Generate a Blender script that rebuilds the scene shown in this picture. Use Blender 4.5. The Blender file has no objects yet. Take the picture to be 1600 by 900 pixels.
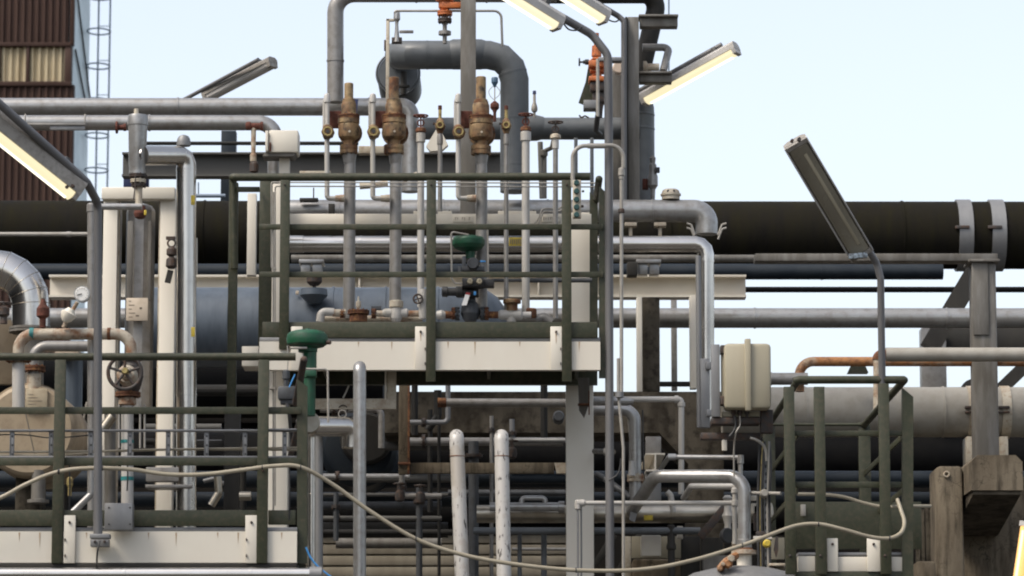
import bpy, bmesh, math, random
from mathutils import Vector, Matrix
random.seed(7)
scene = bpy.context.scene
COL = scene.collection
PI = math.pi

# ------------------------------------------------------------------ camera model (a long lens looking slightly up)
FPX = 5600.0
PITCH = math.radians(8.4)
CAMZ = 1.6
CP, SP = math.cos(PITCH), math.sin(PITCH)

def P(px, py, d):
    """World point at distance d in front of the lens, seen at px, py of a 1600 x 900 picture."""
    u = (px - 800.0) / FPX
    v = (450.0 - py) / FPX
    t = d / (CP - v * SP)
    return Vector((u * t, d, CAMZ + (SP + v * CP) * t))

def S(d):
    return d / (FPX * CP)

# ------------------------------------------------------------------ geometry: every shape is (verts, faces)
def merge(*gs):
    V, F = [], []
    for g in gs:
        if isinstance(g, list):
            g = merge(*g)
        n = len(V)
        V += g[0]
        F += [tuple(i + n for i in f) for f in g[1]]
    return V, F

def _from_bm(bm):
    bm.verts.index_update()
    g = [v.co.copy() for v in bm.verts], [tuple(v.index for v in f.verts) for f in bm.faces]
    bm.free()
    return g

def wbox(lo, hi, bev=0.004, rot=None):
    """Box between two world corners, edges slightly rounded."""
    lo, hi = Vector(lo), Vector(hi)
    c, s = (lo + hi) / 2, hi - lo
    bm = bmesh.new()
    bmesh.ops.create_cube(bm, size=1.0)
    for v in bm.verts:
        v.co = Vector((v.co.x * s.x, v.co.y * s.y, v.co.z * s.z))
    b = min(bev, 0.3 * min(abs(s.x), abs(s.y), abs(s.z)))
    if b > 0.0004:
        bmesh.ops.bevel(bm, geom=list(bm.edges), offset=b, segments=2, affect='EDGES', profile=0.5)
    for v in bm.verts:
        if rot is not None:
            v.co = rot @ v.co
        v.co += c
    return _from_bm(bm)

def box(x0, y0, x1, y1, d, depth=0.05, bev=0.004):
    """Box whose front face stands at distance d between picture columns and rows."""
    ym, xm = (y0 + y1) / 2, (x0 + x1) / 2
    a, b = P(x0, ym, d), P(x1, ym, d)
    z0, z1 = P(xm, y1, d).z, P(xm, y0, d).z
    return wbox((a.x, d, z0), (b.x, d + depth, z1), bev)

def obox(p0, p1, w, h, up=(0, 0, 1), bev=0.003):
    """Bar of width w and height h from p0 to p1."""
    p0, p1 = Vector(p0), Vector(p1)
    ax = (p1 - p0)
    L = ax.length
    ax.normalize()
    up = Vector(up)
    sd = ax.cross(up)
    if sd.length < 1e-4:
        sd = ax.cross(Vector((0, 1, 0)))
    sd.normalize()
    u2 = sd.cross(ax)
    R = Matrix((ax, sd, u2)).transposed()
    g = wbox((-L / 2, -w / 2, -h / 2), (L / 2, w / 2, h / 2), bev)
    c = (p0 + p1) / 2
    return [R @ v + c for v in g[0]], g[1]

def _frames(pts):
    T = []
    n = len(pts)
    for i in range(n):
        a = pts[max(i - 1, 0)]
        b = pts[min(i + 1, n - 1)]
        t = (pts[i] - a).normalized() + (b - pts[i]).normalized() if 0 < i < n - 1 else (b - a)
        if t.length < 1e-9:
            t = b - a
        T.append(t.normalized())
    n0 = T[0].cross(Vector((0, 1, 0.13)))
    if n0.length < 1e-3:
        n0 = T[0].cross(Vector((1, 0, 0)))
    n0.normalize()
    N = [n0]
    for i in range(1, n):
        v = N[-1] - T[i] * N[-1].dot(T[i])
        N.append(v.normalized())
    return T, N

def fillet(pts, rad, seg=8):
    pts = [Vector(p) for p in pts]
    out = [pts[0]]
    for i in range(1, len(pts) - 1):
        a, b, c = pts[i - 1], pts[i], pts[i + 1]
        u, w = (a - b), (c - b)
        lu, lw = u.length, w.length
        u.normalize(); w.normalize()
        ang = u.angle(w)
        if ang > PI - 0.02:
            out.append(b); continue
        r = rad[i - 1] if isinstance(rad, (list, tuple)) else rad
        tl = r / math.tan(ang / 2)
        m = min(lu * (0.98 if i == 1 else 0.49), lw * (0.98 if i == len(pts) - 2 else 0.49))
        if tl > m:
            tl = m; r = tl * math.tan(ang / 2)
        bis = (u + w).normalized()
        cen = b + bis * (r / math.sin(ang / 2))
        s, e = b + u * tl - cen, b + w * tl - cen
        tot = s.angle(e)
        ax = s.cross(e).normalized()
        for k in range(seg + 1):
            out.append(cen + Matrix.Rotation(tot * k / seg, 3, ax) @ s)
    out.append(pts[-1])
    res = [out[0]]
    for p in out[1:]:
        if (p - res[-1]).length > 1e-5:
            res.append(p)
    return res

def sweep(pts, radii, n=18, cap=True, closed=False):
    pts = [Vector(p) for p in pts]
    if closed:
        ext = [pts[-1]] + pts + [pts[0]]
        T, N = _frames(ext)
        T, N = T[1:-1], N[1:-1]
    else:
        T, N = _frames(pts)
    V, F = [], []
    for i, p in enumerate(pts):
        B = T[i].cross(N[i])
        r = radii[i] if isinstance(radii, (list, tuple)) else radii
        # widen rings at joints so a mitre keeps its radius
        for k in range(n):
            a = 2 * PI * k / n
            V.append(p + (N[i] * math.cos(a) + B * math.sin(a)) * r)
    m = len(pts)
    for i in range(m if closed else m - 1):
        j = (i + 1) % m
        for k in range(n):
            k2 = (k + 1) % n
            F.append((i * n + k, i * n + k2, j * n + k2, j * n + k))
    if cap and not closed:
        F.append(tuple(range(n - 1, -1, -1)))
        F.append(tuple((m - 1) * n + k for k in range(n)))
    return V, F

def tube(pts, r, bend=None, seg=8, n=18, seams=0.0, seam_h=0.004, dome0=False, dome1=False, cap=True):
    """Pipe of radius r (metres) along world points with rounded elbows and optional raised seams every `seams` metres."""
    pts = [Vector(p) for p in pts]
    path = fillet(pts, bend if bend else r * 2.2, seg) if len(pts) > 2 else pts
    ps, rs = [], []
    if seams > 0:
        acc, nxt = 0.0, seams * 0.6
        for i in range(len(path) - 1):
            a, b = path[i], path[i + 1]
            L = (b - a).length
            ps.append(a); rs.append(r)
            while nxt < acc + L:
                if nxt > acc + 0.02 and nxt < acc + L - 0.02:
                    for o, h in ((-0.008, 0), (-0.007, seam_h), (0.007, seam_h), (0.008, 0)):
                        ps.append(a + (b - a) * ((nxt + o - acc) / L)); rs.append(r + h)
                nxt += seams
            acc += L
        ps.append(path[-1]); rs.append(r)
    else:
        ps, rs = list(path), [r] * len(path)
    def dome(p, t):
        return [(p + t * (r * 0.85 * math.sin(a)), r * math.cos(a)) for a in (0.35, 0.7, 1.0, 1.3, 1.5)]
    if dome0:
        d = dome(ps[0], (ps[0] - ps[1]).normalized())[::-1]
        ps = [q[0] for q in d] + ps; rs = [q[1] for q in d] + rs
    if dome1:
        d = dome(ps[-1], (ps[-1] - ps[-2]).normalized())
        ps = ps + [q[0] for q in d]; rs = rs + [q[1] for q in d]
    return sweep(ps, rs, n, cap)

def torus(c, axis, R, r, n=28, m=8):
    c, axis = Vector(c), Vector(axis).normalized()
    a = axis.cross(Vector((0.1, 0.2, 1)))
    if a.length < 0.1:
        a = axis.cross(Vector((1, 0, 0)))
    a.normalize()
    b = axis.cross(a)
    return sweep([c + (a * math.cos(2 * PI * k / n) + b * math.sin(2 * PI * k / n)) * R for k in range(n)], r, m, closed=True)

def lathe(p, axis, prof, n=22):
    """Turned shape: prof lists (distance along the axis, radius) from point p."""
    p, axis = Vector(p), Vector(axis).normalized()
    a = axis.cross(Vector((0, 1, 0)))
    if a.length < 0.1:
        a = axis.cross(Vector((1, 0, 0)))
    a.normalize()
    b = axis.cross(a)
    V, F = [], []
    for t, r in prof:
        for k in range(n):
            q = 2 * PI * k / n
            V.append(p + axis * t + (a * math.cos(q) + b * math.sin(q)) * max(r, 0.0005))
    for i in range(len(prof) - 1):
        for k in range(n):
            k2 = (k + 1) % n
            F.append((i * n + k, i * n + k2, (i + 1) * n + k2, (i + 1) * n + k))
    F.append(tuple(range(n - 1, -1, -1)))
    F.append(tuple((len(prof) - 1) * n + k for k in range(n)))
    return V, F

def lv(px, d, prof, n=22):
    """Turned upright shape: prof lists (picture row, radius in picture pixels) from top to bottom."""
    ym = (prof[0][0] + prof[-1][0]) / 2
    x = P(px, ym, d).x
    pr = [(P(px, y, d).z, r * S(d)) for y, r in prof]
    return lathe((x, d, 0), (0, 0, 1), [(z, r) for z, r in pr], n)

def lh(py, d, prof, n=22):
    """Turned lying shape along X: prof lists (picture column, radius in pixels)."""
    z = P(800, py, d).z
    return lathe((0, d, z), (1, 0, 0), [(P(x, py, d).x, r * S(d)) for x, r in prof], n)

def ld(px, py, d, prof, n=26):
    """Turned shape facing the lens: prof lists (metres back from d, radius in pixels)."""
    return lathe(P(px, py, d), (0, 1, 0), [(t, r * S(d)) for t, r in prof], n)

def prism(poly, y0, y1):
    """Polygon of (x, z) world points given depth between y0 and y1."""
    n = len(poly)
    V = [Vector((x, y0, z)) for x, z in poly] + [Vector((x, y1, z)) for x, z in poly]
    F = [tuple(range(n)), tuple(range(2 * n - 1, n - 1, -1))]
    F += [(i, i + n, (i + 1) % n + n, (i + 1) % n) for i in range(n)]
    return V, F

def pprism(pix, d, depth):
    return prism([(P(x, y, d).x, P(x, y, d).z) for x, y in pix], d, d + depth)

def section(p0, p1, poly, up=(0, 0, 1)):
    """Rolled steel section: poly of (side, up) metres swept from p0 to p1."""
    p0, p1 = Vector(p0), Vector(p1)
    ax = (p1 - p0).normalized()
    up = Vector(up)
    sd = ax.cross(up).normalized()
    u2 = sd.cross(ax)
    n = len(poly)
    V = [p0 + sd * a + u2 * b for a, b in poly] + [p1 + sd * a + u2 * b for a, b in poly]
    F = [tuple(range(n - 1, -1, -1)), tuple(range(n, 2 * n))]
    F += [(i, (i + 1) % n, (i + 1) % n + n, i + n) for i in range(n)]
    return V, F

def I_sec(h, w, tf=0.012, tw=0.008):
    a, b, c = w / 2, h / 2, tw / 2
    return [(-a, -b), (a, -b), (a, -b + tf), (c, -b + tf), (c, b - tf), (a, b - tf), (a, b), (-a, b), (-a, b - tf), (-c, b - tf), (-c, -b + tf), (-a, -b + tf)]

def U_sec(h, w, tf=0.011, tw=0.009):
    # channel, web towards the negative side
    b = h / 2
    return [(0, -b), (w, -b), (w, -b + tf), (tw, -b + tf), (tw, b - tf), (w, b - tf), (w, b), (0, b)]

def L_sec(h, w, t=0.008):
    return [(0, 0), (w, 0), (w, t), (t, t), (t, h), (0, h)]

def cable(pix, r, n=8, sub=10):
    """Hanging cable through picture points (px, py, d), smooth."""
    pts = [P(*p) for p in pix]
    out = []
    m = len(pts)
    for i in range(m - 1):
        p0, p1, p2, p3 = pts[max(i - 1, 0)], pts[i], pts[i + 1], pts[min(i + 2, m - 1)]
        for k in range(sub):
            t = k / sub
            out.append(0.5 * ((2 * p1) + (p2 - p0) * t + (2 * p0 - 5 * p1 + 4 * p2 - p3) * t * t + (3 * p1 - p0 - 3 * p2 + p3) * t ** 3))
    out.append(pts[-1])
    return sweep(out, r, n)

# ------------------------------------------------------------------ objects
MATS = {}
def _mesh(name, geo, mat, origin):
    V, F = geo
    me = bpy.data.meshes.new(name)
    me.from_pydata([tuple(v - origin) for v in V], [], F)
    bm = bmesh.new(); bm.from_mesh(me)
    bmesh.ops.recalc_face_normals(bm, faces=bm.faces)
    bm.to_mesh(me); bm.free()
    me.shade_smooth()
    me.set_sharp_from_angle(angle=math.radians(24))
    me.materials.append(MATS[mat])
    return me

def _base(V):
    xs = [v.x for v in V]; ys = [v.y for v in V]; zs = [v.z for v in V]
    return Vector(((min(xs) + max(xs)) / 2, (min(ys) + max(ys)) / 2, min(zs)))

def _tag(o, label, cat, group, kind='thing'):
    if label: o['label'] = label
    if cat: o['category'] = cat
    if group: o['group'] = group
    if kind: o['kind'] = kind

def solo(name, label, cat, mat, *geos, group=None):
    """A thing that is one mesh (parts can be hung on it afterwards)."""
    g = merge(*geos)
    org = _base(g[0])
    o = bpy.data.objects.new(name, _mesh(name, g, mat, org))
    COL.objects.link(o)
    o.location = org
    _tag(o, label, cat, group)
    return o

def thing(name, label, cat, at, group=None):
    o = bpy.data.objects.new(name, None)
    COL.objects.link(o)
    o.location = P(*at)
    o.empty_display_size = 0.05
    _tag(o, label, cat, group)
    return o

def world_loc(o):
    v = Vector(o.location)
    while o.parent:
        o = o.parent
        v += Vector(o.location)
    return v

def part(parent, name, mat, *geos, label=None, kind=None):
    g = merge(*geos)
    org = world_loc(parent)
    o = bpy.data.objects.new(name, _mesh(name, g, mat, org))
    COL.objects.link(o)
    o.parent = parent
    if label: o['label'] = label
    if kind: o['kind'] = kind
    return o

def struct(name, mat, *geos):
    g = merge(*geos)
    o = bpy.data.objects.new(name, _mesh(name, g, mat, Vector((0, 0, 0))))
    COL.objects.link(o)
    o['kind'] = 'structure'
    return o

# ------------------------------------------------------------------ materials
def mat(name, base, rough=0.5, metal=0.0, second=None, amount=0.5, scale=6.0, stretch=(1, 1, 1), sharp=0.25,
        third=None, amount3=0.35, scale3=22.0, cracks=0.0, rvar=0.2, bump=0.0, bscale=60.0, emit=None, estr=0.0, var=0.08, spec=0.5, stretch3=(1, 1, 1)):
    m = bpy.data.materials.new(name)
    m.use_nodes = True
    nt = m.node_tree
    N, L = nt.nodes, nt.links
    b = N['Principled BSDF']
    geo = N.new('ShaderNodeNewGeometry')
    info = N.new('ShaderNodeObjectInfo')
    def noise(sc, st, det=6.0, rgh=0.6):
        mp = N.new('ShaderNodeMapping')
        mp.inputs['Scale'].default_value = st
        L.new(geo.outputs['Position'], mp.inputs['Vector'])
        ad = N.new('ShaderNodeVectorMath'); ad.operation = 'ADD'
        L.new(mp.outputs[0], ad.inputs[0])
        sc_ = N.new('ShaderNodeVectorMath'); sc_.operation = 'SCALE'
        cmb = N.new('ShaderNodeCombineXYZ')
        L.new(info.outputs['Random'], cmb.inputs[0]); L.new(info.outputs['Random'], cmb.inputs[2])
        sc_.inputs['Scale'].default_value = 17.0
        L.new(cmb.outputs[0], sc_.inputs[0])
        L.new(sc_.outputs[0], ad.inputs[1])
        n = N.new('ShaderNodeTexNoise')
        n.inputs['Scale'].default_value = sc
        n.inputs['Detail'].default_value = det
        n.inputs['Roughness'].default_value = rgh
        L.new(ad.outputs[0], n.inputs['Vector'])
        return n
    def mask(n, amt, shp):
        r = N.new('ShaderNodeValToRGB')
        c = 0.70 - 0.40 * amt
        r.color_ramp.elements[0].position = max(0, c - shp / 2)
        r.color_ramp.elements[1].position = min(1, c + shp / 2)
        L.new(n.outputs['Fac'], r.inputs['Fac'])
        return r
    def mix(f, a, bb):
        x = N.new('ShaderNodeMix'); x.data_type = 'RGBA'
        L.new(f, x.inputs[0])
        for s, k in ((a, 6), (bb, 7)):
            if isinstance(s, tuple): x.inputs[k].default_value = (*s, 1)
            else: L.new(s, x.inputs[k])
        return x.outputs[2]
    # gentle tone variation everywhere
    nv = noise(2.3, (1, 1, 1), 4.0)
    lo = tuple(c * (1 - 2 * var) for c in base); hi = tuple(min(1, c * (1 + 2 * var)) for c in base)
    col = mix(nv.outputs['Fac'], lo, hi)
    rgh = None
    if second:
        n1 = noise(scale, stretch)
        k1 = mask(n1, amount, sharp)
        col = mix(k1.outputs['Color'], col, second)
        rm = N.new('ShaderNodeMapRange')
        rm.inputs[3].default_value = rough; rm.inputs[4].default_value = min(1, rough + rvar)
        L.new(k1.outputs['Color'], rm.inputs[0]); rgh = rm.outputs[0]
    if third:
        n3 = noise(scale3, stretch3)
        k3 = mask(n3, amount3, sharp)
        col = mix(k3.outputs['Color'], col, third)
    if cracks > 0:
        nw = noise(9, (1, 1, 1), 3.0)
        mp = N.new('ShaderNodeVectorMath'); mp.operation = 'MULTIPLY_ADD'
        mp.inputs[1].default_value = (0.22, 0.22, 0.22)
        L.new(nw.outputs['Color'], mp.inputs[0]); L.new(geo.outputs['Position'], mp.inputs[2])
        vo = N.new('ShaderNodeTexVoronoi'); vo.feature = 'DISTANCE_TO_EDGE'; vo.inputs['Scale'].default_value = cracks
        L.new(mp.outputs[0], vo.inputs['Vector'])
        cr = N.new('ShaderNodeValToRGB'); cr.color_ramp.elements[0].position = 0.0; cr.color_ramp.elements[1].position = 0.035
        cr.color_ramp.elements[0].color = (1, 1, 1, 1); cr.color_ramp.elements[1].color = (0, 0, 0, 1)
        L.new(vo.outputs['Distance'], cr.inputs['Fac'])
        pm = mask(noise(3.1, (1, 1, 1)), 0.42, 0.15)
        ml = N.new('ShaderNodeMath'); ml.operation = 'MULTIPLY'
        L.new(cr.outputs['Color'], ml.inputs[0]); L.new(pm.outputs['Color'], ml.inputs[1])
        col = mix(ml.outputs[0], col, tuple(c * 0.22 for c in base))
    L.new(col, b.inputs['Base Color'])
    if rgh is not None: L.new(rgh, b.inputs['Roughness'])
    else: b.inputs['Roughness'].default_value = rough
    b.inputs['Metallic'].default_value = metal
    b.inputs['Specular IOR Level'].default_value = spec
    if bump > 0:
        nb = noise(bscale, (1, 1, 1), 5.0)
        bp = N.new('ShaderNodeBump')
        bp.inputs['Strength'].default_value = bump
        bp.inputs['Distance'].default_value = 0.01
        L.new(nb.outputs['Fac'], bp.inputs['Height'])
        L.new(bp.outputs[0], b.inputs['Normal'])
    if emit:
        b.inputs['Emission Color'].default_value = (*emit, 1)
        b.inputs['Emission Strength'].default_value = estr
    MATS[name] = m
    return m

ZS = (1, 1, 0.12)      # streaks running down
mat('white', (0.63, 0.585, 0.495), 0.45, second=(0.57, 0.51, 0.425), amount=0.12, scale=3, stretch=(1, 1, 0.5), sharp=0.6, var=0.025, bump=0.05, bscale=7)
mat('cream', (0.46, 0.41, 0.32), 0.5, second=(0.30, 0.24, 0.165), amount=0.32, scale=7, stretch=ZS, sharp=0.35, third=(0.2, 0.10, 0.05), amount3=0.05, scale3=30, bump=0.08)
mat('boxcream', (0.335, 0.298, 0.215), 0.5, second=(0.285, 0.25, 0.175), amount=0.3, scale=4, stretch=ZS, sharp=0.45, var=0.04, bump=0.04)
mat('olive', (0.030, 0.0335, 0.0165), 0.45, second=(0.043, 0.046, 0.027), amount=0.3, scale=6, stretch=ZS, sharp=0.4, third=(0.075, 0.06, 0.038), amount3=0.12, scale3=30, bump=0.06, spec=0.35)
mat('galv', (0.215, 0.213, 0.208), 0.42, 0.35, second=(0.165, 0.165, 0.17), amount=0.4, scale=9, stretch=(1, 1, 0.4), sharp=0.4, bump=0.05)
mat('polegrey', (0.140, 0.135, 0.132), 0.40, 0.2, second=(0.105, 0.103, 0.105), amount=0.35, scale=8, stretch=(1, 1, 0.2), sharp=0.4, bump=0.03)
mat('alum', (0.60, 0.57, 0.53), 0.20, 1.0, rvar=0.10, second=(0.48, 0.45, 0.41), amount=0.35, scale=4, stretch=(1, 1, 0.5), sharp=0.45, var=0.05, bump=0.10, bscale=5)
mat('alumdull', (0.40, 0.365, 0.305), 0.28, 0.95, rvar=0.14, second=(0.26, 0.225, 0.175), amount=0.4, scale=6, sharp=0.4, var=0.07, bump=0.14, bscale=7)
mat('greypaint', (0.245, 0.235, 0.22), 0.34, 0.25, rvar=0.15, second=(0.195, 0.182, 0.165), amount=0.35, scale=3, stretch=(0.4, 1, 1), sharp=0.45, third=(0.13, 0.11, 0.09), amount3=0.05, scale3=18, bump=0.04, bscale=20)
mat('silver', (0.34, 0.335, 0.325), 0.28, 0.55, rvar=0.12, second=(0.26, 0.25, 0.235), amount=0.35, scale=3, sharp=0.45, third=(0.18, 0.155, 0.13), amount3=0.04, scale3=18, bump=0.04, bscale=20)
mat('pipewhite', (0.41, 0.39, 0.36), 0.38, second=(0.32, 0.295, 0.25), amount=0.3, scale=7, stretch=ZS, sharp=0.4, var=0.05, bump=0.05)
mat('peeling', (0.385, 0.365, 0.335), 0.36, second=(0.05, 0.043, 0.037), amount=0.23, scale=36, stretch=(1.3, 1, 0.35), sharp=0.06, third=(0.31, 0.28, 0.24), amount3=0.3, scale3=4, var=0.06, bump=0.1)
mat('biggrey', (0.30, 0.28, 0.24), 0.48, second=(0.27, 0.25, 0.21), amount=0.35, scale=2.5, sharp=0.5, third=(0.19, 0.165, 0.13), amount3=0.05, scale3=9, var=0.03, bump=0.03)
mat('bluegrey', (0.080, 0.088, 0.094), 0.40, second=(0.105, 0.111, 0.114), amount=0.35, scale=4, sharp=0.4, third=(0.065, 0.07, 0.074), amount3=0.15, scale3=14, var=0.05, bump=0.03)
mat('bluevessel', (0.078, 0.097, 0.120), 0.30, second=(0.10, 0.119, 0.142), amount=0.38, scale=4, stretch=(1, 1, 0.22), sharp=0.35, third=(0.05, 0.062, 0.076), amount3=0.22, scale3=9, stretch3=(1.5, 1, 0.25), var=0.07, bump=0.05)
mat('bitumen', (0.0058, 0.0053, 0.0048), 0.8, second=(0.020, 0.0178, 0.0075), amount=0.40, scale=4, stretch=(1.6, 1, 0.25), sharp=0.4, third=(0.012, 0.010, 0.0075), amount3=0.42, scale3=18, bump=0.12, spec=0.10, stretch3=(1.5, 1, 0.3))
mat('blackpipe_shade', (0.0036, 0.0035, 0.0038), 0.65, second=(0.008, 0.0075, 0.007), amount=0.4, scale=5, bump=0.05, spec=0.07)  # near-black colour also stands in for deep shade on the low rack pipes
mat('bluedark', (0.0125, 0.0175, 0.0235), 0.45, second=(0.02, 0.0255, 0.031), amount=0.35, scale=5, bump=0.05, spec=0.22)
mat('weathered', (0.135, 0.123, 0.104), 0.6, 0.1, second=(0.082, 0.073, 0.06), amount=0.42, scale=6, stretch=(1, 1, 0.15), sharp=0.35, third=(0.205, 0.196, 0.18), amount3=0.22, scale3=12, bump=0.10, stretch3=(1, 1, 0.2))
mat('darksteel', (0.027, 0.0255, 0.023), 0.6, 0.1, second=(0.045, 0.041, 0.035), amount=0.35, scale=6, stretch=(1, 1, 0.3), sharp=0.4, bump=0.08, spec=0.25)
mat('rust', (0.125, 0.045, 0.019), 0.85, second=(0.05, 0.022, 0.013), amount=0.5, scale=18, third=(0.27, 0.125, 0.044), amount3=0.22, scale3=36, bump=0.3, var=0.15)
mat('redrust', (0.115, 0.032, 0.018), 0.8, second=(0.06, 0.022, 0.014), amount=0.5, scale=20, bump=0.15)
mat('valverust', (0.29, 0.205, 0.10), 0.6, second=(0.13, 0.047, 0.015), amount=0.52, scale=7, stretch=(1, 1, 0.6), sharp=0.25, third=(0.03, 0.019, 0.013), amount3=0.32, scale3=20, bump=0.25, var=0.14)
mat('rustcream', (0.37, 0.32, 0.245), 0.55, second=(0.19, 0.08, 0.03), amount=0.30, scale=10, sharp=0.2, third=(0.10, 0.045, 0.022), amount3=0.10, scale3=26, bump=0.18, var=0.08)
mat('rustpipe', (0.32, 0.14, 0.048), 0.75, second=(0.34, 0.285, 0.21), amount=0.26, scale=10, sharp=0.25, third=(0.11, 0.042, 0.018), amount3=0.3, scale3=26, bump=0.25, var=0.14)
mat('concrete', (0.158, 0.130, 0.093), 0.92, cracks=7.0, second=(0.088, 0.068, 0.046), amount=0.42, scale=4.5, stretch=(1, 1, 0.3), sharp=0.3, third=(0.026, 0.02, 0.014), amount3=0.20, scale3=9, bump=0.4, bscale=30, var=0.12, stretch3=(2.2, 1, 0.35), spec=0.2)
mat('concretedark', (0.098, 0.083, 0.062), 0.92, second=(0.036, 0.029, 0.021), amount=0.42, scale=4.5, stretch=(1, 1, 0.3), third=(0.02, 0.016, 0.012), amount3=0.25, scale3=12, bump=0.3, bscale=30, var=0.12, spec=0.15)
mat('ground', (0.062, 0.058, 0.052), 0.95, second=(0.045, 0.042, 0.038), amount=0.5, scale=0.8, third=(0.085, 0.08, 0.072), amount3=0.3, scale3=5, bump=0.3)
mat('brownclad', (0.052, 0.0245, 0.0155), 0.6, second=(0.040, 0.0195, 0.0135), amount=0.4, scale=1.2, stretch=(1, 1, 0.3), var=0.08, bump=0.05, bscale=4, spec=0.3)
mat('creamclad', (0.46, 0.375, 0.235), 0.6, second=(0.34, 0.265, 0.155), amount=0.4, scale=2.5, stretch=(3, 1, 0.3), var=0.08)
mat('paleblue', (0.60, 0.69, 0.70), 0.5, second=(0.52, 0.60, 0.62), amount=0.3, scale=1.5, var=0.03)
mat('ladderblue', (0.16, 0.20, 0.25), 0.5, var=0.05)
mat('darkclad_shade', (0.006, 0.0055, 0.005), 0.85, second=(0.011, 0.0095, 0.008), amount=0.4, scale=1.5, spec=0.08)  # shade behind the rack is put into this near-black colour
mat('shedcream', (0.20, 0.172, 0.125), 0.7, second=(0.12, 0.10, 0.07), amount=0.45, scale=2.2, stretch=(2, 1, 0.6), sharp=0.45, var=0.10)
mat('orange', (0.50, 0.135, 0.028), 0.5, second=(0.33, 0.09, 0.03), amount=0.35, scale=18, third=(0.10, 0.05, 0.025), amount3=0.14, scale3=40, bump=0.1)
mat('green', (0.003, 0.072, 0.030), 0.45, second=(0.005, 0.048, 0.023), amount=0.35, scale=9, sharp=0.35, third=(0.025, 0.045, 0.026), amount3=0.12, scale3=30, bump=0.08)
mat('black', (0.018, 0.018, 0.019), 0.5, second=(0.035, 0.033, 0.03), amount=0.35, scale=25)
mat('blackiron', (0.032, 0.026, 0.023), 0.6, second=(0.075, 0.04, 0.024), amount=0.35, scale=25, bump=0.12)
mat('slate', (0.05, 0.053, 0.057), 0.5, second=(0.035, 0.036, 0.038), amount=0.4, scale=12)
mat('tan', (0.315, 0.248, 0.165), 0.6, second=(0.25, 0.19, 0.12), amount=0.42, scale=3, sharp=0.35, third=(0.19, 0.14, 0.09), amount3=0.10, scale3=12, var=0.07, bump=0.06, bscale=12)
mat('tanplate', (0.36, 0.30, 0.205), 0.55, second=(0.29, 0.23, 0.15), amount=0.4, scale=14, var=0.05)
mat('signwhite', (0.53, 0.44, 0.335), 0.5, second=(0.43, 0.35, 0.26), amount=0.3, scale=16, var=0.05)
mat('signtext', (0.16, 0.13, 0.10), 0.7)
mat('yellow', (0.52, 0.38, 0.03), 0.6, second=(0.36, 0.27, 0.05), amount=0.4, scale=40)
mat('teal', (0.015, 0.17, 0.165), 0.5, second=(0.02, 0.11, 0.11), amount=0.35, scale=30)
mat('hose', (0.31, 0.27, 0.195), 0.5, second=(0.24, 0.205, 0.145), amount=0.35, scale=8, sharp=0.4, var=0.06)
mat('conduit', (0.33, 0.31, 0.275), 0.4, 0.2, second=(0.25, 0.225, 0.19), amount=0.35, scale=12, sharp=0.4)
mat('bluetube', (0.04, 0.22, 0.50), 0.4)
mat('bluecap', (0.05, 0.10, 0.16), 0.45)
mat('navy', (0.02, 0.03, 0.09), 0.5)
mat('red', (0.25, 0.012, 0.012), 0.5)
mat('brass', (0.42, 0.33, 0.13), 0.4, 0.6, second=(0.22, 0.16, 0.08), amount=0.35, scale=30)
mat('dialwhite', (0.72, 0.70, 0.66), 0.35)
mat('dialpink', (0.62, 0.50, 0.40), 0.4)
mat('lamphousing', (0.29, 0.268, 0.238), 0.45, 0.15, second=(0.22, 0.20, 0.172), amount=0.4, scale=7, sharp=0.4, third=(0.14, 0.12, 0.10), amount3=0.08, scale3=28, bump=0.06)
mat('lampwhite', (0.40, 0.38, 0.355), 0.45, second=(0.32, 0.30, 0.27), amount=0.35, scale=7, sharp=0.4)
mat('diffuser', (0.16, 0.14, 0.10), 0.3, emit=(1.0, 0.88, 0.56), estr=0.44)
mat('diffuserwhite', (0.16, 0.14, 0.11), 0.3, emit=(1.0, 0.90, 0.62), estr=0.46)
mat('diffuserorange', (0.3, 0.2, 0.12), 0.3, emit=(1.0, 0.50, 0.12), estr=0.55)
mat('diffuseroff', (0.20, 0.18, 0.135), 0.18, second=(0.15, 0.133, 0.098), amount=0.4, scale=4, stretch=(1, 1, 0.2), sharp=0.4, var=0.08)
mat('lampglass', (0.30, 0.36, 0.40), 0.12, second=(0.10, 0.11, 0.12), amount=0.5, scale=60, sharp=0.1)
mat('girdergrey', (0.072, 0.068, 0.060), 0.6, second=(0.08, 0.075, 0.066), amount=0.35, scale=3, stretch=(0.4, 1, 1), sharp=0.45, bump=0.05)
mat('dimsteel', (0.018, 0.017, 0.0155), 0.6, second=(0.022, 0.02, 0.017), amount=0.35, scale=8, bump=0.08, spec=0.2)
mat('tubelight', (0.3, 0.3, 0.28), 0.3, emit=(1.0, 0.93, 0.72), estr=0.95)
mat('tubeorange', (0.3, 0.25, 0.2), 0.3, emit=(1.0, 0.72, 0.35), estr=0.85)
mat('tealdark', (0.012, 0.055, 0.05), 0.45, second=(0.012, 0.05, 0.05), amount=0.35, scale=25)
mat('tagtext', (0.30, 0.25, 0.19), 0.7)
mat('ruststain', (0.40, 0.30, 0.20), 0.6, second=(0.33, 0.22, 0.13), amount=0.4, scale=40)
mat('clampdark', (0.05, 0.048, 0.045), 0.55)

# ================================================================== helpers that speak in picture terms
def pts(*a):
    return [P(*q) for q in a]

def pg(path, rpx, bend=None, **kw):
    d = path[0][2]
    return tube(pts(*path), rpx * S(d), bend * S(d) if bend else None, **kw)

def pipe(name, label, cat, m, path, rpx, bend=None, group=None, **kw):
    return solo(name, label, cat, m, pg(path, rpx, bend, **kw), group=group)

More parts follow.
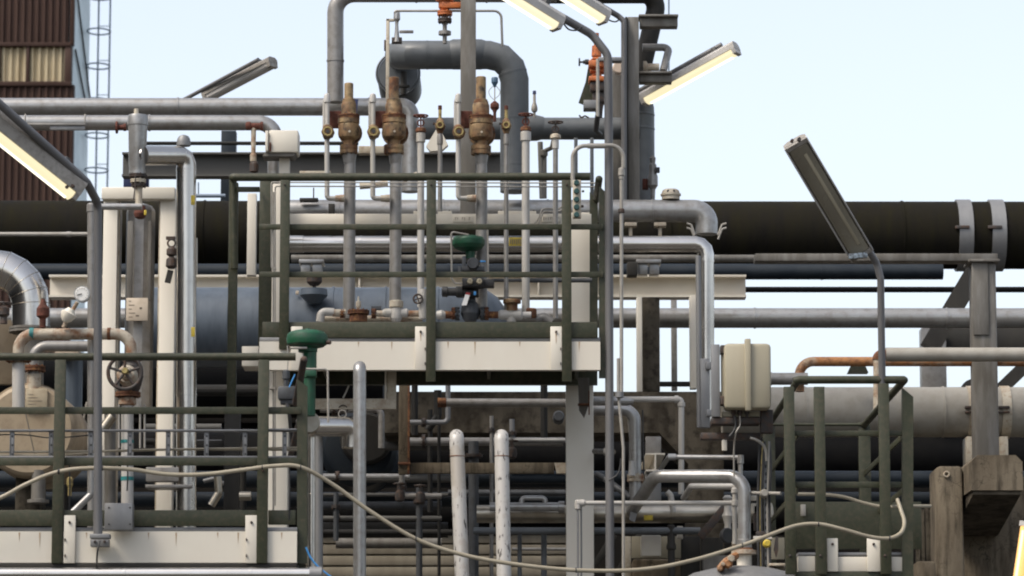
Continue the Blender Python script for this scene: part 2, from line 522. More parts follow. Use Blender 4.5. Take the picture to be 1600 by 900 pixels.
def flange_v(px, py, d, rpx, t=7, bolts=8):
    """Bolted pair of flange plates on an upright pipe."""
    h = t / 2
    g = [lv(px, d, [(py - h, rpx * 0.55), (py - h, rpx), (py - 0.6, rpx), (py - 0.6, rpx * 0.93), (py + 0.6, rpx * 0.93), (py + 0.6, rpx), (py + h, rpx), (py + h, rpx * 0.55)])]
    c = P(px, py, d)
    s = S(d)
    for k in range(bolts):
        a = 2 * PI * (k + 0.5) / bolts
        q = c + Vector((math.cos(a), math.sin(a), 0)) * rpx * 0.82 * s
        g.append(lathe(q - Vector((0, 0, (h + 1.8) * s)), (0, 0, 1), [(0, 1.3 * s), ((t + 3.6) * s, 1.3 * s)], 6))
    return g

def flange_h(px, py, d, rpx, t=7, bolts=8):
    h = t / 2
    g = [lh(py, d, [(px - h, rpx * 0.55), (px - h, rpx), (px - 0.6, rpx), (px - 0.6, rpx * 0.93), (px + 0.6, rpx * 0.93), (px + 0.6, rpx), (px + h, rpx), (px + h, rpx * 0.55)])]
    c = P(px, py, d)
    s = S(d)
    for k in range(bolts):
        a = 2 * PI * (k + 0.5) / bolts
        q = c + Vector((0, math.cos(a), math.sin(a))) * rpx * 0.82 * s
        g.append(lathe(q - Vector(((h + 1.8) * s, 0, 0)), (1, 0, 0), [(0, 1.3 * s), ((t + 3.6) * s, 1.3 * s)], 6))
    return g

def band_h(px, py, d, rpx, w=5, h=1.6):
    return lh(py, d, [(px - w / 2, rpx - 1), (px - w / 2, rpx + h), (px + w / 2, rpx + h), (px + w / 2, rpx - 1)])

def band_v(px, py, d, rpx, w=5, h=1.0):
    return lv(px, d, [(py - w / 2, rpx - 1), (py - w / 2, rpx + h), (py + w / 2, rpx + h), (py + w / 2, rpx - 1)])

def bolt(px, py, d, r=2.2, t=0.012):
    return ld(px, py, d - t, [(0, r * 0.7), (0.002, r), (t, r)], 6)

def wheel_flat(px, py, d, R, r=1.6):
    """Handwheel lying flat on an upright stem."""
    s = S(d); c = P(px, py, d)
    g = [torus(c, (0, 0, 1), R * s, r * s, 24, 8), lathe(c - Vector((0, 0, 2.5 * s)), (0, 0, 1), [(0, 3.2 * s), (5 * s, 2.6 * s)], 10)]
    for k in range(4):
        a = PI / 4 + k * PI / 2
        g.append(tube([c, c + Vector((math.cos(a), math.sin(a), 0)) * R * s], 1.0 * s, n=6))
    return g

def wheel_face(px, py, d, R, r=3.0, spokes=5, rot=0.3):
    """Handwheel facing the lens."""
    s = S(d); c = P(px, py, d)
    g = [torus(c, (0, 1, 0), R * s, r * s, 30, 10)]
    for k in range(spokes):
        a = rot + 2 * PI * k / spokes
        g.append(tube([c, c + Vector((math.cos(a), 0, math.sin(a))) * R * s], r * 0.7 * s, n=8))
    return g

# ================================================================== the ground and everything far behind
struct('ground', 'ground', ([Vector((-600, -40, 0)), Vector((600, -40, 0)), Vector((600, 900, 0)), Vector((-600, 900, 0))], [(0, 1, 2, 3)]))

# ---- brown corrugated building
def corrugated(x0, x1, y0, y1, d, pitch, amp):
    """Ribbed sheet with real ribs."""
    xs = []
    a, b = P(x0, (y0 + y1) / 2, d).x, P(x1, (y0 + y1) / 2, d).x
    zt, zb = P(60, y0, d).z, (P(60, y1, d).z if y1 is not None else 0)
    x = a
    prof = [(0.0, 0), (0.30, 0), (0.42, -amp), (0.72, -amp), (0.84, 0)]
    line = []
    while x < b:
        for f, o in prof:
            if x + f * pitch <= b:
                line.append((x + f * pitch, d + o))
        x += pitch
    line.append((b, d))
    V, F = [], []
    for xx, yy in line:
        V += [Vector((xx, yy, zb)), Vector((xx, yy, zt))]
    for i in range(len(line) - 1):
        F.append((2 * i, 2 * i + 2, 2 * i + 3, 2 * i + 1))
    # closed at the back so the sheet has thickness
    n = len(V)
    V += [Vector((b, d + 0.12, zb)), Vector((b, d + 0.12, zt)), Vector((a, d + 0.12, zb)), Vector((a, d + 0.12, zt))]
    F += [(n + 2, n, n + 1, n + 3), (n - 2, n, n + 1, n - 1), (0, 1, n + 3, n + 2), ]
    return V, F

B = thing('brown_building', 'brown corrugated metal building with a band of cream sheets, far behind the plant at left', 'building', (0, 500, 60))
B.location.z = 0
def zrow(y, d=60): return P(60, y, d).z
g = corrugated(-320, 110, -330, 69, 60, 0.118, 0.035); part(B, 'wall', 'brownclad', g)
low = corrugated(-320, 111, 133, 700, 60, 0.118, 0.035); part(B, 'wall', 'brownclad', low)
part(B, 'window_band', 'creamclad', corrugated(-120, -68, 71, 129, 60.05, 0.12, 0.05))
part(B, 'window_band', 'creamclad', corrugated(-62, -2, 71, 129, 60.05, 0.12, 0.05))
part(B, 'window_band', 'creamclad', corrugated(0, 41, 71, 129, 60.05, 0.12, 0.05))
part(B, 'window_band', 'creamclad', corrugated(45, 101, 71, 129, 60.05, 0.12, 0.05))
part(B, 'frame', 'brownclad', box(-320, 66, 111, 72, 59.93, 0.3), box(-320, 127, 111, 134, 59.93, 0.3), box(40.8, 72, 45.2, 127, 59.95, 0.25), box(101, 72, 111, 127, 59.95, 0.25), box(-3, 72, 0, 127, 59.95, 0.25))
sx = P(110.6, 200, 60).x
side_v = [Vector((sx, 60.15, 0)), Vector((sx, 62.4, 0)), Vector((sx, 62.4, zrow(-330))), Vector((sx, 60.15, zrow(-330)))]
part(B, 'side_wall', 'paleblue', wbox((sx - 0.12, 60.16, 0), (sx, 62.45, zrow(-330)), 0.01))
part(B, 'flashing', 'brownclad', wbox((sx - 0.05, 60.0, zrow(70)), (sx + 0.02, 60.15, zrow(-330)), 0.004))
part(B, 'brace', 'darksteel', obox((sx + 0.03, 60.2, zrow(74)), (sx + 0.03, 62.4, zrow(150)), 0.03, 0.035))
part(B, 'brace', 'darksteel', obox((sx + 0.03, 60.4, zrow(-10)), (sx + 0.03, 62.4, zrow(110)), 0.03, 0.035))
part(B, 'downpipe', 'ladderblue', tube([Vector((P(134, 100, 62.5).x, 62.62, 0)), Vector((P(134, 100, 62.5).x, 62.62, zrow(-330)))], 0.032))

L_ = thing('caged_ladder', 'thin caged access ladder rising against the sky beside the brown building', 'ladder', (156, 500, 62))
L_.location.z = 0
for x in (152, 170):
    xx = P(x, 150, 62).x
    part(L_, 'rail', 'ladderblue', tube([Vector((xx, 62, 0)), Vector((xx, 62, zrow(-330, 62)))], 0.016, n=8))
cx = P(156, 100, 62).x
for y in range(-270, 420, 54):
    z = zrow(y, 62)
    ring = [Vector((cx + 0.205 * math.cos(a), 61.75 + 0.27 * math.sin(a), z)) for a in [PI * 2 * k / 20 for k in range(20)]]
    part(L_, 'hoop', 'ladderblue', sweep(ring, 0.014, 6, closed=True))
rg = []
a, b = P(152, 150, 62).x, P(170, 150, 62).x
z = zrow(420, 62)
while z < zrow(-330, 62):
    rg.append(tube([Vector((a, 62, z)), Vector((b, 62, z))], 0.007, n=6)); z += 0.62
part(L_, 'rung', 'ladderblue', rg)

# ---- near-black backdrop standing in for the rack's shade, and a low cream shed
dz = P(800, 648, 38).z
D = thing('shade_backdrop', 'long low near-black backdrop added for the shade deep behind the pipe rack', 'shed', (800, 800, 38)); D.location.z = 0
part(D, 'wall', 'darkclad_shade', wbox((P(-700, 800, 38).x, 38, 0), (P(2300, 800, 38).x, 42, dz - 0.1), 0.01))
part(D, 'roof', 'darkclad_shade', wbox((P(-710, 800, 38).x, 37.9, dz - 0.1), (P(2310, 800, 38).x, 42.1, dz), 0.01))
C = thing('cream_shed', 'low cream shed wall of broad horizontal boards behind the two white bent pipes', 'shed', (680, 880, 36)); C.location.z = 0
xa, xb = P(478, 860, 36).x, P(905, 860, 36).x
rowsY = [832, 851, 868, 888, 905]
zz = P(680, 834, 36).z
bd = []
while zz > 0.2:
    bd.append(wbox((xa, 35.96, zz - 0.098), (xb, 36.0, zz), 0.012)); zz -= 0.112
part(C, 'boarding', 'shedcream', bd)
part(C, 'wall', 'darksteel', wbox((xa, 36.003, 0), (xb, 37.5, P(680, 830, 36).z), 0.01))
part(C, 'roof', 'darkclad_shade', wbox((xa - 0.1, 35.9, P(680, 830, 36).z), (xb + 0.1, 37.6, P(680, 824, 36).z), 0.01))

# ---- big bitumen pipe across the whole picture
bp = pipe('black_pipe', 'huge black mossy pipe running across behind everything, strapped near the right column', 'pipe', 'bitumen', [(-260, 366, 32), (1860, 368, 32)], 53, n=40, seams=2.1, seam_h=0.008)
for xs_ in (1504, 1555):
    part(bp, 'strap', 'galv', lh(368, 32, [(xs_ - 11, 52), (xs_ - 11, 56.5), (xs_ + 11, 56.5), (xs_ + 11, 52)], 40))
    part(bp, 'strap_lug', 'blackiron', box(xs_ - 11, 352, xs_ + 11, 357, 31.66, 0.03))
pipe('black_pipe', 'near-black pipe filling in shade low behind the tall silver column pipe, left half only', 'pipe', 'blackpipe_shade', [(-200, 606, 33), (600, 606, 33)], 47, n=32, group='black pipes low in the rack')  # blackness here replaces the deep shade under the rack
pipe('black_pipe', 'thick black pipe behind the rusty frame and the right railing cage', 'pipe', 'blackpipe_shade', [(-200, 716, 31.5), (1850, 716, 31.5)], 41, n=32, group='black pipes low in the rack')  # black pipe, run on leftward to fill the rack's shade
pipe('black_pipe', 'thick near-black pipe filling in shade just above the cream shed wall', 'pipe', 'blackpipe_shade', [(-200, 806, 32.5), (1850, 806, 32.5)], 30, n=32, group='black pipes low in the rack')  # its black colour is the shade above the cream boards
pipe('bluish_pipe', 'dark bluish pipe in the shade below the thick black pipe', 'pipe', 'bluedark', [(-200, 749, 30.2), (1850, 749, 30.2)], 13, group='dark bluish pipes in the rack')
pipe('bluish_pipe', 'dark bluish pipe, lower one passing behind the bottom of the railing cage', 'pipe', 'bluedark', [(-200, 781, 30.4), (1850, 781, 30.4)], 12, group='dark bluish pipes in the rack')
o = pipe('bluish_pipe', 'slate blue pipe directly under the huge black mossy pipe', 'pipe', 'bluedark', [(-200, 424.5, 31), (1473, 424.5, 31)], 12.5, group='dark bluish pipes in the rack')
for x in (1284, 980, 700): part(o, 'band', 'bluedark', band_h(x, 424.5, 31, 12.5, 3, 0.7))
pipe('thin_black_pipe', 'thin black pipe crossing the bright gap below the slate blue pipe', 'pipe', 'blackpipe_shade', [(960, 452.5, 30.8), (1850, 452.5, 30.8)], 4.5)
o = pipe('grey_rack_pipe', 'smooth pale grey pipe crossing the bright gap right of the silver downpipes', 'pipe', 'silver', [(-200, 497, 29.6), (1850, 497, 29.6)], 15.5, seams=1.6, seam_h=0.006)
pipe('galvanised_beam', 'dull pipe rail ending at the head of the tall right column', 'rail', 'weathered', [(455, 404, 28.7), (1500, 404, 28.7)], 6)
solo('angle_beam', 'rusted galvanised angle rail laid over the top of the right column', 'beam', 'weathered', box(1180, 396, 1559, 407.5, 27.55, 0.18))

# ---- right hand portal: column, braces, concrete pier
K = thing('steel_column', 'tall weathered grey steel column standing on the projecting concrete block', 'column', (1543, 705, 27.55))
xk = P(1540, 560, 27.55).x
zt, zb = P(1540, 410, 27.55).z, P(1540, 713, 27.0).z
part(K, 'shaft', 'weathered', wbox((xk - 0.094, 27.55, zb), (xk + 0.094, 27.76, zt), 0.02))
part(K, 'flange_plate', 'weathered', wbox((xk - 0.096, 27.535, zb + 1.0), (xk + 0.03, 27.548, zt), 0.004))
part(K, 'cap_plate', 'weathered', wbox((xk - 0.12, 27.5, zt), (xk + 0.12, 27.82, zt + 0.02)))
solo('diagonal_brace', 'dark diagonal steel brace rising to the head of the right column', 'brace', 'darksteel',
     section(P(1452, 545, 30.2), P(1535, 405, 30.2), I_sec(0.16, 0.16), (0, 1, 0)))
solo('diagonal_brace', 'dark diagonal steel brace at the right edge beyond the column', 'brace', 'darksteel',
     section(P(1560, 612, 30.2), P(1640, 535, 30.2), I_sec(0.11, 0.11), (0, 1, 0)))
solo('support_post', 'pale grey post between the mossy pipe and the fat grey pipe', 'post', 'greypaint', box(1441, 512, 1479, 640, 31.2, 0.2))
solo('cross_beam', 'dark brown cross beam under the pale grey pipe at right edge', 'beam', 'darksteel', box(1478, 512, 1700, 542, 31.4, 0.4))
solo('lifting_lug', 'dark rounded lug standing on the fat grey pipe beside the right column', 'lug', 'darksteel', ld(1521, 612, 29.3, [(0, 20), (0.05, 20)], 24))
o = pipe('fat_grey_pipe', 'fat pale grey pipe behind the railing cage with two strapped collars', 'pipe', 'biggrey', [(1128, 644, 28.4), (1850, 644, 28.4)], 39, n=40, seams=1.1, seam_h=0.006)
for x in (1517, 1569):
    part(o, 'collar', 'cream', band_h(x, 644, 28.4, 39, 14, 2.2))
    part(o, 'strap_lug', 'blackiron', box(x - 9, 634, x + 9, 638, 28.17, 0.03), box(x - 9, 642, x + 9, 645, 28.17, 0.03))
    part(o, 'cradle', 'cream', box(x - 6.5, 682, x + 6.5, 724, 28.2, 0.25))
o = pipe('rusty_pipe', 'rusty pipe loop turning down at its left end above the railing cage', 'pipe', 'rustpipe', [(1249, 612, 27.7), (1249, 565, 27.7), (1850, 565, 27.7)], 7.5, 22)
o = pipe('cream_pipe', 'pale pipe with a rusty end dropping beside the lamp pole into the fat grey pipe', 'pipe', 'rustcream', [(1371, 640, 27.2), (1371, 560, 27.2)], 6.5)
part(o, 'run', 'biggrey', pg([(1384, 554, 27.2), (1850, 554, 27.2)], 11))
part(o, 'elbow', 'rust', pg([(1371, 562, 27.2), (1371, 554, 27.2), (1392, 554, 27.2)], 8, 9))
solo('valve_bonnet', 'small olive bonnet peeping over the cage top rail', 'valve', 'olive', pprism([(1325, 582), (1330, 571), (1352, 571), (1357, 582)], 28, 0.12))
solo('grey_stub', 'short dull pipe stub between junction box and railing cage', 'pipe', 'greypaint', pg([(1196, 592, 27.6), (1262, 592, 27.6)], 9.5), pg([(1196, 592, 27.5), (1206, 592, 27.5)], 10.3))

Q = thing('concrete_pier', 'stained concrete pier with a projecting beam end carrying the steel column', 'pier', (1560, 900, 27.6)); Q.location.z = 0
part(Q, 'stem', 'concrete', wbox((P(1500, 830, 28).x, 28.0, 0), (P(1640, 830, 28).x, 29.4, P(1500, 745, 28).z), 0.03))
xl, xr = P(1517, 740, 26.6).x, P(1598, 740, 26.6).x
z1, z0 = P(1555, 711, 26.6).z, P(1555, 766, 26.6).z
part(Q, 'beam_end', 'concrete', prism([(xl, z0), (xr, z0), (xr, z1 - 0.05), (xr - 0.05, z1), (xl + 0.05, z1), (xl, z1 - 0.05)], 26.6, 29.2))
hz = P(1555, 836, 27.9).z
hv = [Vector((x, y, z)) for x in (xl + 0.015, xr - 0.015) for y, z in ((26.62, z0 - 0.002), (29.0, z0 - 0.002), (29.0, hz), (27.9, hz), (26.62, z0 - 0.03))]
part(Q, 'haunch', 'concretedark', (hv, [(0, 1, 2, 3, 4), (9, 8, 7, 6, 5), (0, 5, 6, 1), (1, 6, 7, 2), (2, 7, 8, 3), (3, 8, 9, 4), (4, 9, 5, 0)]))  # darker concrete puts the shade of the underside into the colour
Q2 = solo('concrete_post', 'cracked square concrete post with a round hole beside the pier', 'post', 'concrete', wbox((P(1465, 820, 27).x, 27.0, 0), (P(1506, 820, 27).x, 27.5, P(1485, 728, 27).z), 0.03))
part(Q2, 'bush', 'cream', torus(P(1479, 741, 26.99), (0, 1, 0), 4 * S(27), 1.4 * S(27), 16, 6))
solo('concrete_block', 'low pale concrete block at the foot of the timber boards', 'block', 'concrete', wbox((P(1432, 890, 26.8).x, 26.8, 0), (P(1462, 890, 26.8).x, 27.2, P(1445, 877, 26.8).z), 0.02))
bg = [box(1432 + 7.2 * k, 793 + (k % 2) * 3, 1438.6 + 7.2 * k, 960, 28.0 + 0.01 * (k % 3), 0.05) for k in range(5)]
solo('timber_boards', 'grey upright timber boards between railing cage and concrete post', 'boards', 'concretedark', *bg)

# ---- concrete frame in the middle
zt_, zu_ = P(900, 612, 28.6).z, P(900, 676, 28.6).z
x0_, x1_, x2_ = P(600, 640, 28.6).x, P(1075, 640, 28.6).x, P(1130, 640, 28.6).x
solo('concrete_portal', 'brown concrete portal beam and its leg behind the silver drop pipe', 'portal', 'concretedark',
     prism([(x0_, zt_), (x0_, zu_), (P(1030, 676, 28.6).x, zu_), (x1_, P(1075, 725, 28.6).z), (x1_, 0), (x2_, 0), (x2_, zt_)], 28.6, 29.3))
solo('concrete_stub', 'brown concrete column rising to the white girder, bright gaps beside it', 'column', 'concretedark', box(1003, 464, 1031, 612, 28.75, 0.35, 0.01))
solo('column_edge', 'pale steel upright against the brown concrete column', 'post', 'white', box(995, 464, 1003.5, 612, 28.6, 0.12))
solo('thin_upright', 'thin dark grey upright standing in the bright gap', 'post', 'greypaint', box(1049, 464, 1058, 610, 29.9, 0.06))
solo('grey_upright', 'pale upright between the bright gap and the silver downpipes', 'post', 'white', box(1078, 462, 1088, 607, 28.9, 0.1))
solo('low_rail', 'dark rail along the bottom of the bright gap', 'rail', 'darksteel', box(1028, 596, 1084, 603, 29.2, 0.06))

# ---- white girder
G = thing('white_girder', 'long cream white steel girder behind the railed platform, ending left of the right lamp', 'girder', (620, 463, 29.05))
gz1, gz0 = P(800, 429, 29.05).z, P(800, 464, 29.05).z
ga, gb = P(76, 446, 29.05).x, P(1166, 446, 29.05).x
H = gz1 - gz0
part(G, 'beam', 'white', section((ga, 29.14, (gz0 + gz1) / 2), (gb, 29.14, (gz0 + gz1) / 2), I_sec(H, 0.18, 0.018, 0.012)))
for x in (560, 840, 1092):
    part(G, 'stiffener', 'white', box(x, 434, x + 3, 460, 29.06, 0.07))
for x in (470, 997):
    s_ = thing('pipe_saddle', 'cast pipe saddle on the white girder, %s' % ('behind the left end of the railing' if x == 470 else 'right of the railed platform'), 'pipe support', (x + 17, 429, 28.7), group='pipe saddles on the white girder')
    part(s_, 'web', 'silver', box(x, 411, x + 15, 428.6, 28.62, 0.12), box(x + 18, 411, x + 33, 428.6, 28.62, 0.12))
    part(s_, 'top_plate', 'silver', box(x - 3, 405, x + 36, 411, 28.59, 0.2))
solo('hanger_bracket', 'dark folded bracket under the galvanised rail', 'bracket', 'darksteel', box(980, 409, 996, 430, 28.5, 0.15))

# ---- dark girder and blue post high behind
solo('dark_girder', 'long dark grey steel girder high behind the relief valves', 'girder', 'girdergrey',
     section((P(192, 258, 29.5).x, 29.5, P(500, 259, 29.5).z), (P(782, 258, 29.5).x, 29.5, P(500, 259, 29.5).z), I_sec(38 * S(29.5), 0.16, 0.015, 0.01)))
pipe('thin_dark_pipe', 'thin dark pipe just above the long dark girder', 'pipe', 'dimsteel', [(226, 224, 30.2), (560, 224, 30.2)], 3.0)
solo('pale_beam', 'pale beam piece glimpsed between the rusty relief valves above the dark girder', 'beam', 'cream', box(560, 228, 655, 239.5, 27.9, 0.1))
solo('dark_girder_clip', 'dark clip plate standing on the left end of the dark girder', 'plate', 'navy', box(193, 256, 232, 292, 29.7, 0.08))
solo('blue_post', 'dark blue grey square post between the two grey pipes and the mossy pipe', 'post', 'bluedark', box(345, 204, 368, 330, 32.9, 0.13))
solo('thin_rail', 'thin pale rail in front of the mossy pipe at left edge', 'rail', 'conduit', pg([(-80, 366, 30), (150, 366, 30)], 3.4), pg([(104, 366, 30), (111, 366, 30)], 4.2))
solo('thin_rail', 'thin dark rail under the dark girder left of the tall cage post', 'rail', 'ladderblue', pg([(300, 306, 31), (352, 306, 31)], 3), pg([(310, 305, 31), (310, 285, 31)], 1.2))

# ---- two unseen dark blocks added to darken reflections and cut frontal sky light
for x0, x1, y0, y1, h_, lab in ((-46, -24, -28, 50, 16, 'long dark block added along the left, outside the view, to darken reflections'), (22, 90, -50, -30, 13, 'long dark block added behind the viewpoint, unseen, to darken reflections')):
    t = thing('unseen_light_block', lab, 'building', (0, 0, 1), group='added unseen light blocks'); t.location = ((x0 + x1) / 2, (y0 + y1) / 2, 0)
    part(t, 'wall', 'darksteel', wbox((x0, y0, 0), (x1, y1, h_), 0.05)); part(t, 'roof', 'girdergrey', wbox((x0 - 0.4, y0 - 0.4, h_), (x1 + 0.4, y1 + 0.4, h_ + 0.4), 0.05))

# ================================================================== header pipes at mid height
V_ = pipe('blue_vessel', 'big blue grey lying vessel with a domed right end behind the platform', 'vessel', 'bluevessel', [(228, 512, 28.6), (742, 512, 28.6)], 63, n=48, dome1=True, seams=0.42, seam_h=0.008)
part(V_, 'reinforcing_pad', 'bluevessel', lv(490, 28.24, [(452, 21), (462, 22), (474, 10), (475, 2)]))
part(V_, 'nozzle', 'blackiron', lv(491, 28.2, [(431, 9), (433, 12), (441, 12), (446, 7), (446, 3), (456, 3)]))
part(V_, 'plate', 'signwhite', box(462, 454, 467, 460, 28.32, 0.03))  # small white patch painted in as a specular glint on the vessel
hp = pipe('silver_header', 'thick silver painted header pipe ending in an elbow left of the mossy pipe', 'pipe', 'silver', [(432, 329.5, 27.1), (1104, 329.5, 27.1), (1104, 366, 27.1)], 17.5, 20, seams=0.8, seam_h=0.005, dome0=True)
for x in (985, 1031):
    part(hp, 'support_foot', 'cream', box(x - 9, 347, x + 10, 353, 27.05, 0.1), box(x - 2, 353, x + 3, 370, 27.08, 0.08))
for s in (-1, 1):
    for yy in (353, 360):
        part(hp, 'clip', 'conduit', pg([(1104 + s * 18, yy + 14, 26.98), (1104 + s * 24, yy - 2, 26.98), (1104 + s * 31, yy - 4, 26.98)], 1.6, 4, n=8))
al = pipe('cladded_pipe', 'shiny aluminium clad pipe turning down at a mitred elbow beside the mossy pipe', 'pipe', 'alum', [(452, 381.5, 26.7), (1103, 381.5, 26.7), (1103, 660, 26.7)], 13, 17, seg=3, seams=0.9, seam_h=0.0025, n=24)
part(al, 'label', 'yellow', pprism([(795, 371), (819, 371), (819, 384), (795, 384)], 26.632, 0.003))
lt = [box(797 + 3.2 * k, 373.5, 798.6 + 3.2 * k, 381 + (k % 2), 26.629, 0.003, 0) for k in range(7)]
part(al, 'lettering', 'signtext', *lt)
part(al, 'end_cap', 'alum', lh(381.5, 26.7, [(449, 11), (450, 14), (474, 14), (475, 12)]))
solo('drop_conduit', 'slim bright downpipe running beside the silver downpipe left of the junction box', 'pipe', 'galv', pg([(1091, 400, 26.55), (1093, 668, 26.55)], 4.2))
solo('drop_channel', 'galvanised strut channel clamped along the bottom of the silver downpipe', 'channel', 'galv', box(1095, 560, 1109, 668, 26.45, 0.06), box(1103, 565, 1111, 577, 26.42, 0.05), box(1104, 640, 1112, 650, 26.42, 0.05))
solo('roof_vent', 'small cream vent cap with two dark holes on the silver header', 'vent', 'cream', lv(1048, 27.1, [(296, 10), (298, 13), (303, 14.5), (303, 16), (306, 16), (306, 14), (312, 14)]))
vc = bpy.data.objects['roof_vent']
part(vc, 'hole', 'black', ld(1044, 298.5, 27.035, [(0, 2.2), (0.02, 2.2)], 12)); part(vc, 'hole', 'black', ld(1053, 298.5, 27.035, [(0, 2.2), (0.02, 2.2)], 12))

part(hp, 'hanger', 'darksteel', box(513, 318, 523, 334, 26.85, 0.06)); part(hp, 'bracket', 'darksteel', box(468, 309, 497, 314.5, 26.95, 0.06)); part(hp, 'pin', 'blackiron', box(489, 293, 491, 310, 26.95, 0.01))
# ================================================================== pipes along the top
o = pipe('grey_top_pipe', 'long grey pipe, upper of the two, turning down left of the blue gooseneck', 'pipe', 'silver', [(-200, 167, 27.6), (641, 167, 27.6), (641, 300, 27.6)], 14, 15, seams=1.5, seam_h=0.006)
o = pipe('grey_top_pipe', 'long grey pipe, lower of the two, curving down into the white cabinet', 'pipe', 'silver', [(-200, 192, 26.4), (430, 192, 26.4), (430, 286, 26.4)], 12, 26, seams=1.3, seam_h=0.006)
wp = thing('warning_strip', 'narrow strip with a brown and a grey field hung under the lower grey pipe', 'strip', (85, 202, 26.3))
part(wp, 'strip', 'greypaint', box(38, 192, 134, 196, 26.05, 0.02))
part(wp, 'hanger', 'conduit', box(38, 178, 40.5, 192, 26.05, 0.01)); part(wp, 'hanger', 'conduit', box(131.5, 178, 134, 192, 26.05, 0.01))
part(wp, 'field', 'galv', box(78, 196.5, 133, 203, 26.06, 0.01))
solo('rusted_flange', 'rusted flange beside the silver vent pot on the lower grey pipe', 'flange', 'redrust', lh(199, 26.3, [(181, 3), (181, 10), (184, 10), (184, 4), (193, 4), (193, 6), (197, 6)], 12))
o = pipe('riser_loop', 'tall grey painted pipe rising from the upper grey pipe, left of the orange valve', 'pipe', 'greypaint', [(524, 160, 27.4), (524, -9, 27.4), (870, -9, 27.4)], 13, 30, seams=0.55, seam_h=0.005)
o = pipe('dark_top_pipe', 'dark grey pipe slanting down to the bracketed column at top right', 'pipe', 'darksteel', [(860, -9, 27.45), (1030, -9, 27.9), (1002, 112, 27.95)], 15, 22)
gn = pipe('gooseneck_pipe', 'fat blue grey gooseneck pipe arching over the rusty relief valves', 'pipe', 'bluegrey', [(624, 86, 30.5), (624, 86, 26.9), (804, 86, 26.9), (804, 300, 26.9)], 20, 36, seg=3, seams=0.36, seam_h=0.002, n=28)
part(gn, 'sleeve', 'bluegrey', lh(85, 26.9, [(698, 20), (708, 24), (752, 24), (764, 20)], 28))
part(gn, 'seal', 'conduit', band_h(760, 86, 26.9, 20, 1.2, 1.2))
dr = solo('round_drum', 'dark grey round drum end seen behind the gooseneck elbow', 'drum', 'bluegrey', ld(622, 115, 30.2, [(0, 31), (0.04, 34), (0.7, 34)], 40))
part(dr, 'rim', 'bluegrey', torus(P(622, 115, 30.2), (0, 1, 0), 34 * S(30.2), 1.6 * S(30.2), 40, 8))
part(dr, 'drain', 'darksteel', pg([(631, 148, 30.1), (631, 112, 30.1)], 5))
part(dr, 'bracket', 'darksteel', box(622, 132, 640, 136, 30.0, 0.05))
solo('pale_upright', 'slim pale upright crossing the drum left of the gooseneck elbow', 'post', 'cream', box(603, 29, 608.5, 156, 26.55, 0.03), box(603, 29, 616, 33, 26.55, 0.03))
vt = thing('needle_valve', 'small grey bleed valve with a lever above the gooseneck elbow', 'valve', (622, 66, 26.7))
part(vt, 'body', 'silver', lv(620, 26.7, [(18, 3), (20, 5), (30, 5.5), (34, 3), (40, 2.6), (56, 4), (66, 6)], 12))
part(vt, 'lever', 'greypaint', box(624, 47, 646, 51.5, 26.68, 0.02)); part(vt, 'bolt', 'blackiron', box(600, 62, 606, 78, 26.68, 0.05), box(612, 58, 628, 67, 26.68, 0.05))
pipe('impulse_tube', 'thin grey tube bridging from the bleed valve across the column', 'tube', 'conduit', [(617, 20, 26.6), (617, 17, 26.6), (783, 17, 26.6), (785, 72, 26.6)], 2.0, 12, n=10)
ov = thing('orange_valve', 'orange valve hanging at the top edge left of the steel column', 'valve', (695, 66, 26.5))
part(ov, 'body', 'orange', lv(695, 26.5, [(-14, 14), (2, 14), (4, 10), (12, 10), (17, 6)], 18), box(690, 3, 722, 12, 26.45, 0.06))
part(ov, 'flange', 'orange', *flange_v(695, 21, 26.5, 12, 6))
part(ov, 'lower_flange', 'blackiron', *flange_v(695, 32, 26.5, 11, 6))
part(ov, 'stem', 'greypaint', lv(695, 26.5, [(35, 3.5), (68, 3.5)], 12)); part(ov, 'collar', 'greypaint', lv(695, 26.5, [(49, 10), (54.5, 10)], 16))
H1 = solo('steel_column', 'weathered steel column crossing in front of the blue gooseneck', 'column', 'weathered',
     section(Vector((P(731.5, 150, 26.2).x, 26.32, P(731, 346, 26.3).z)), Vector((P(731.5, 150, 26.2).x, 26.32, P(731, -60, 26.3).z)), I_sec(0.105, 0.2, 0.010, 0.012), (1, 0, 0)))
part(H1, 'flange_plate', 'weathered', box(719.5, -60, 743.5, 346, 26.19, 0.016))
o = pipe('blue_cross_pipe', 'blue grey horizontal pipe at right between gooseneck and lamp pole', 'pipe', 'bluegrey', [(660, 201, 27.5), (1000, 201, 27.5)], 17.5, n=28)
part(o, 'sleeve', 'bluegrey', lh(200, 27.5, [(826, 18), (828, 20.5), (838, 20.5), (850, 17.5)], 28))
vv = thing('domed_vessel', 'upright blue grey vessel with a domed top behind the bracketed column', 'vessel', (1003, 310, 28))
part(vv, 'shell', 'bluegrey', lv(1002, 28.0, [(149, 5), (152, 12), (158, 17.5), (167, 20.5), (178, 21), (179, 21.6), (181, 21.6), (182, 21), (200, 21), (201, 21.6), (203, 21.6), (204, 21), (330, 21)], 30))
part(vv, 'level_valve', 'greypaint', lv(1020, 27.6, [(244, 3), (247, 5), (255, 4), (258, 6), (270, 6), (276, 8), (290, 8), (296, 4), (315, 3)], 14))
part(vv, 'knob', 'black', box(1024, 261, 1031, 269, 27.55, 0.05)); part(vv, 'tapping', 'redrust', box(1004, 279, 1013, 295, 27.6, 0.06))
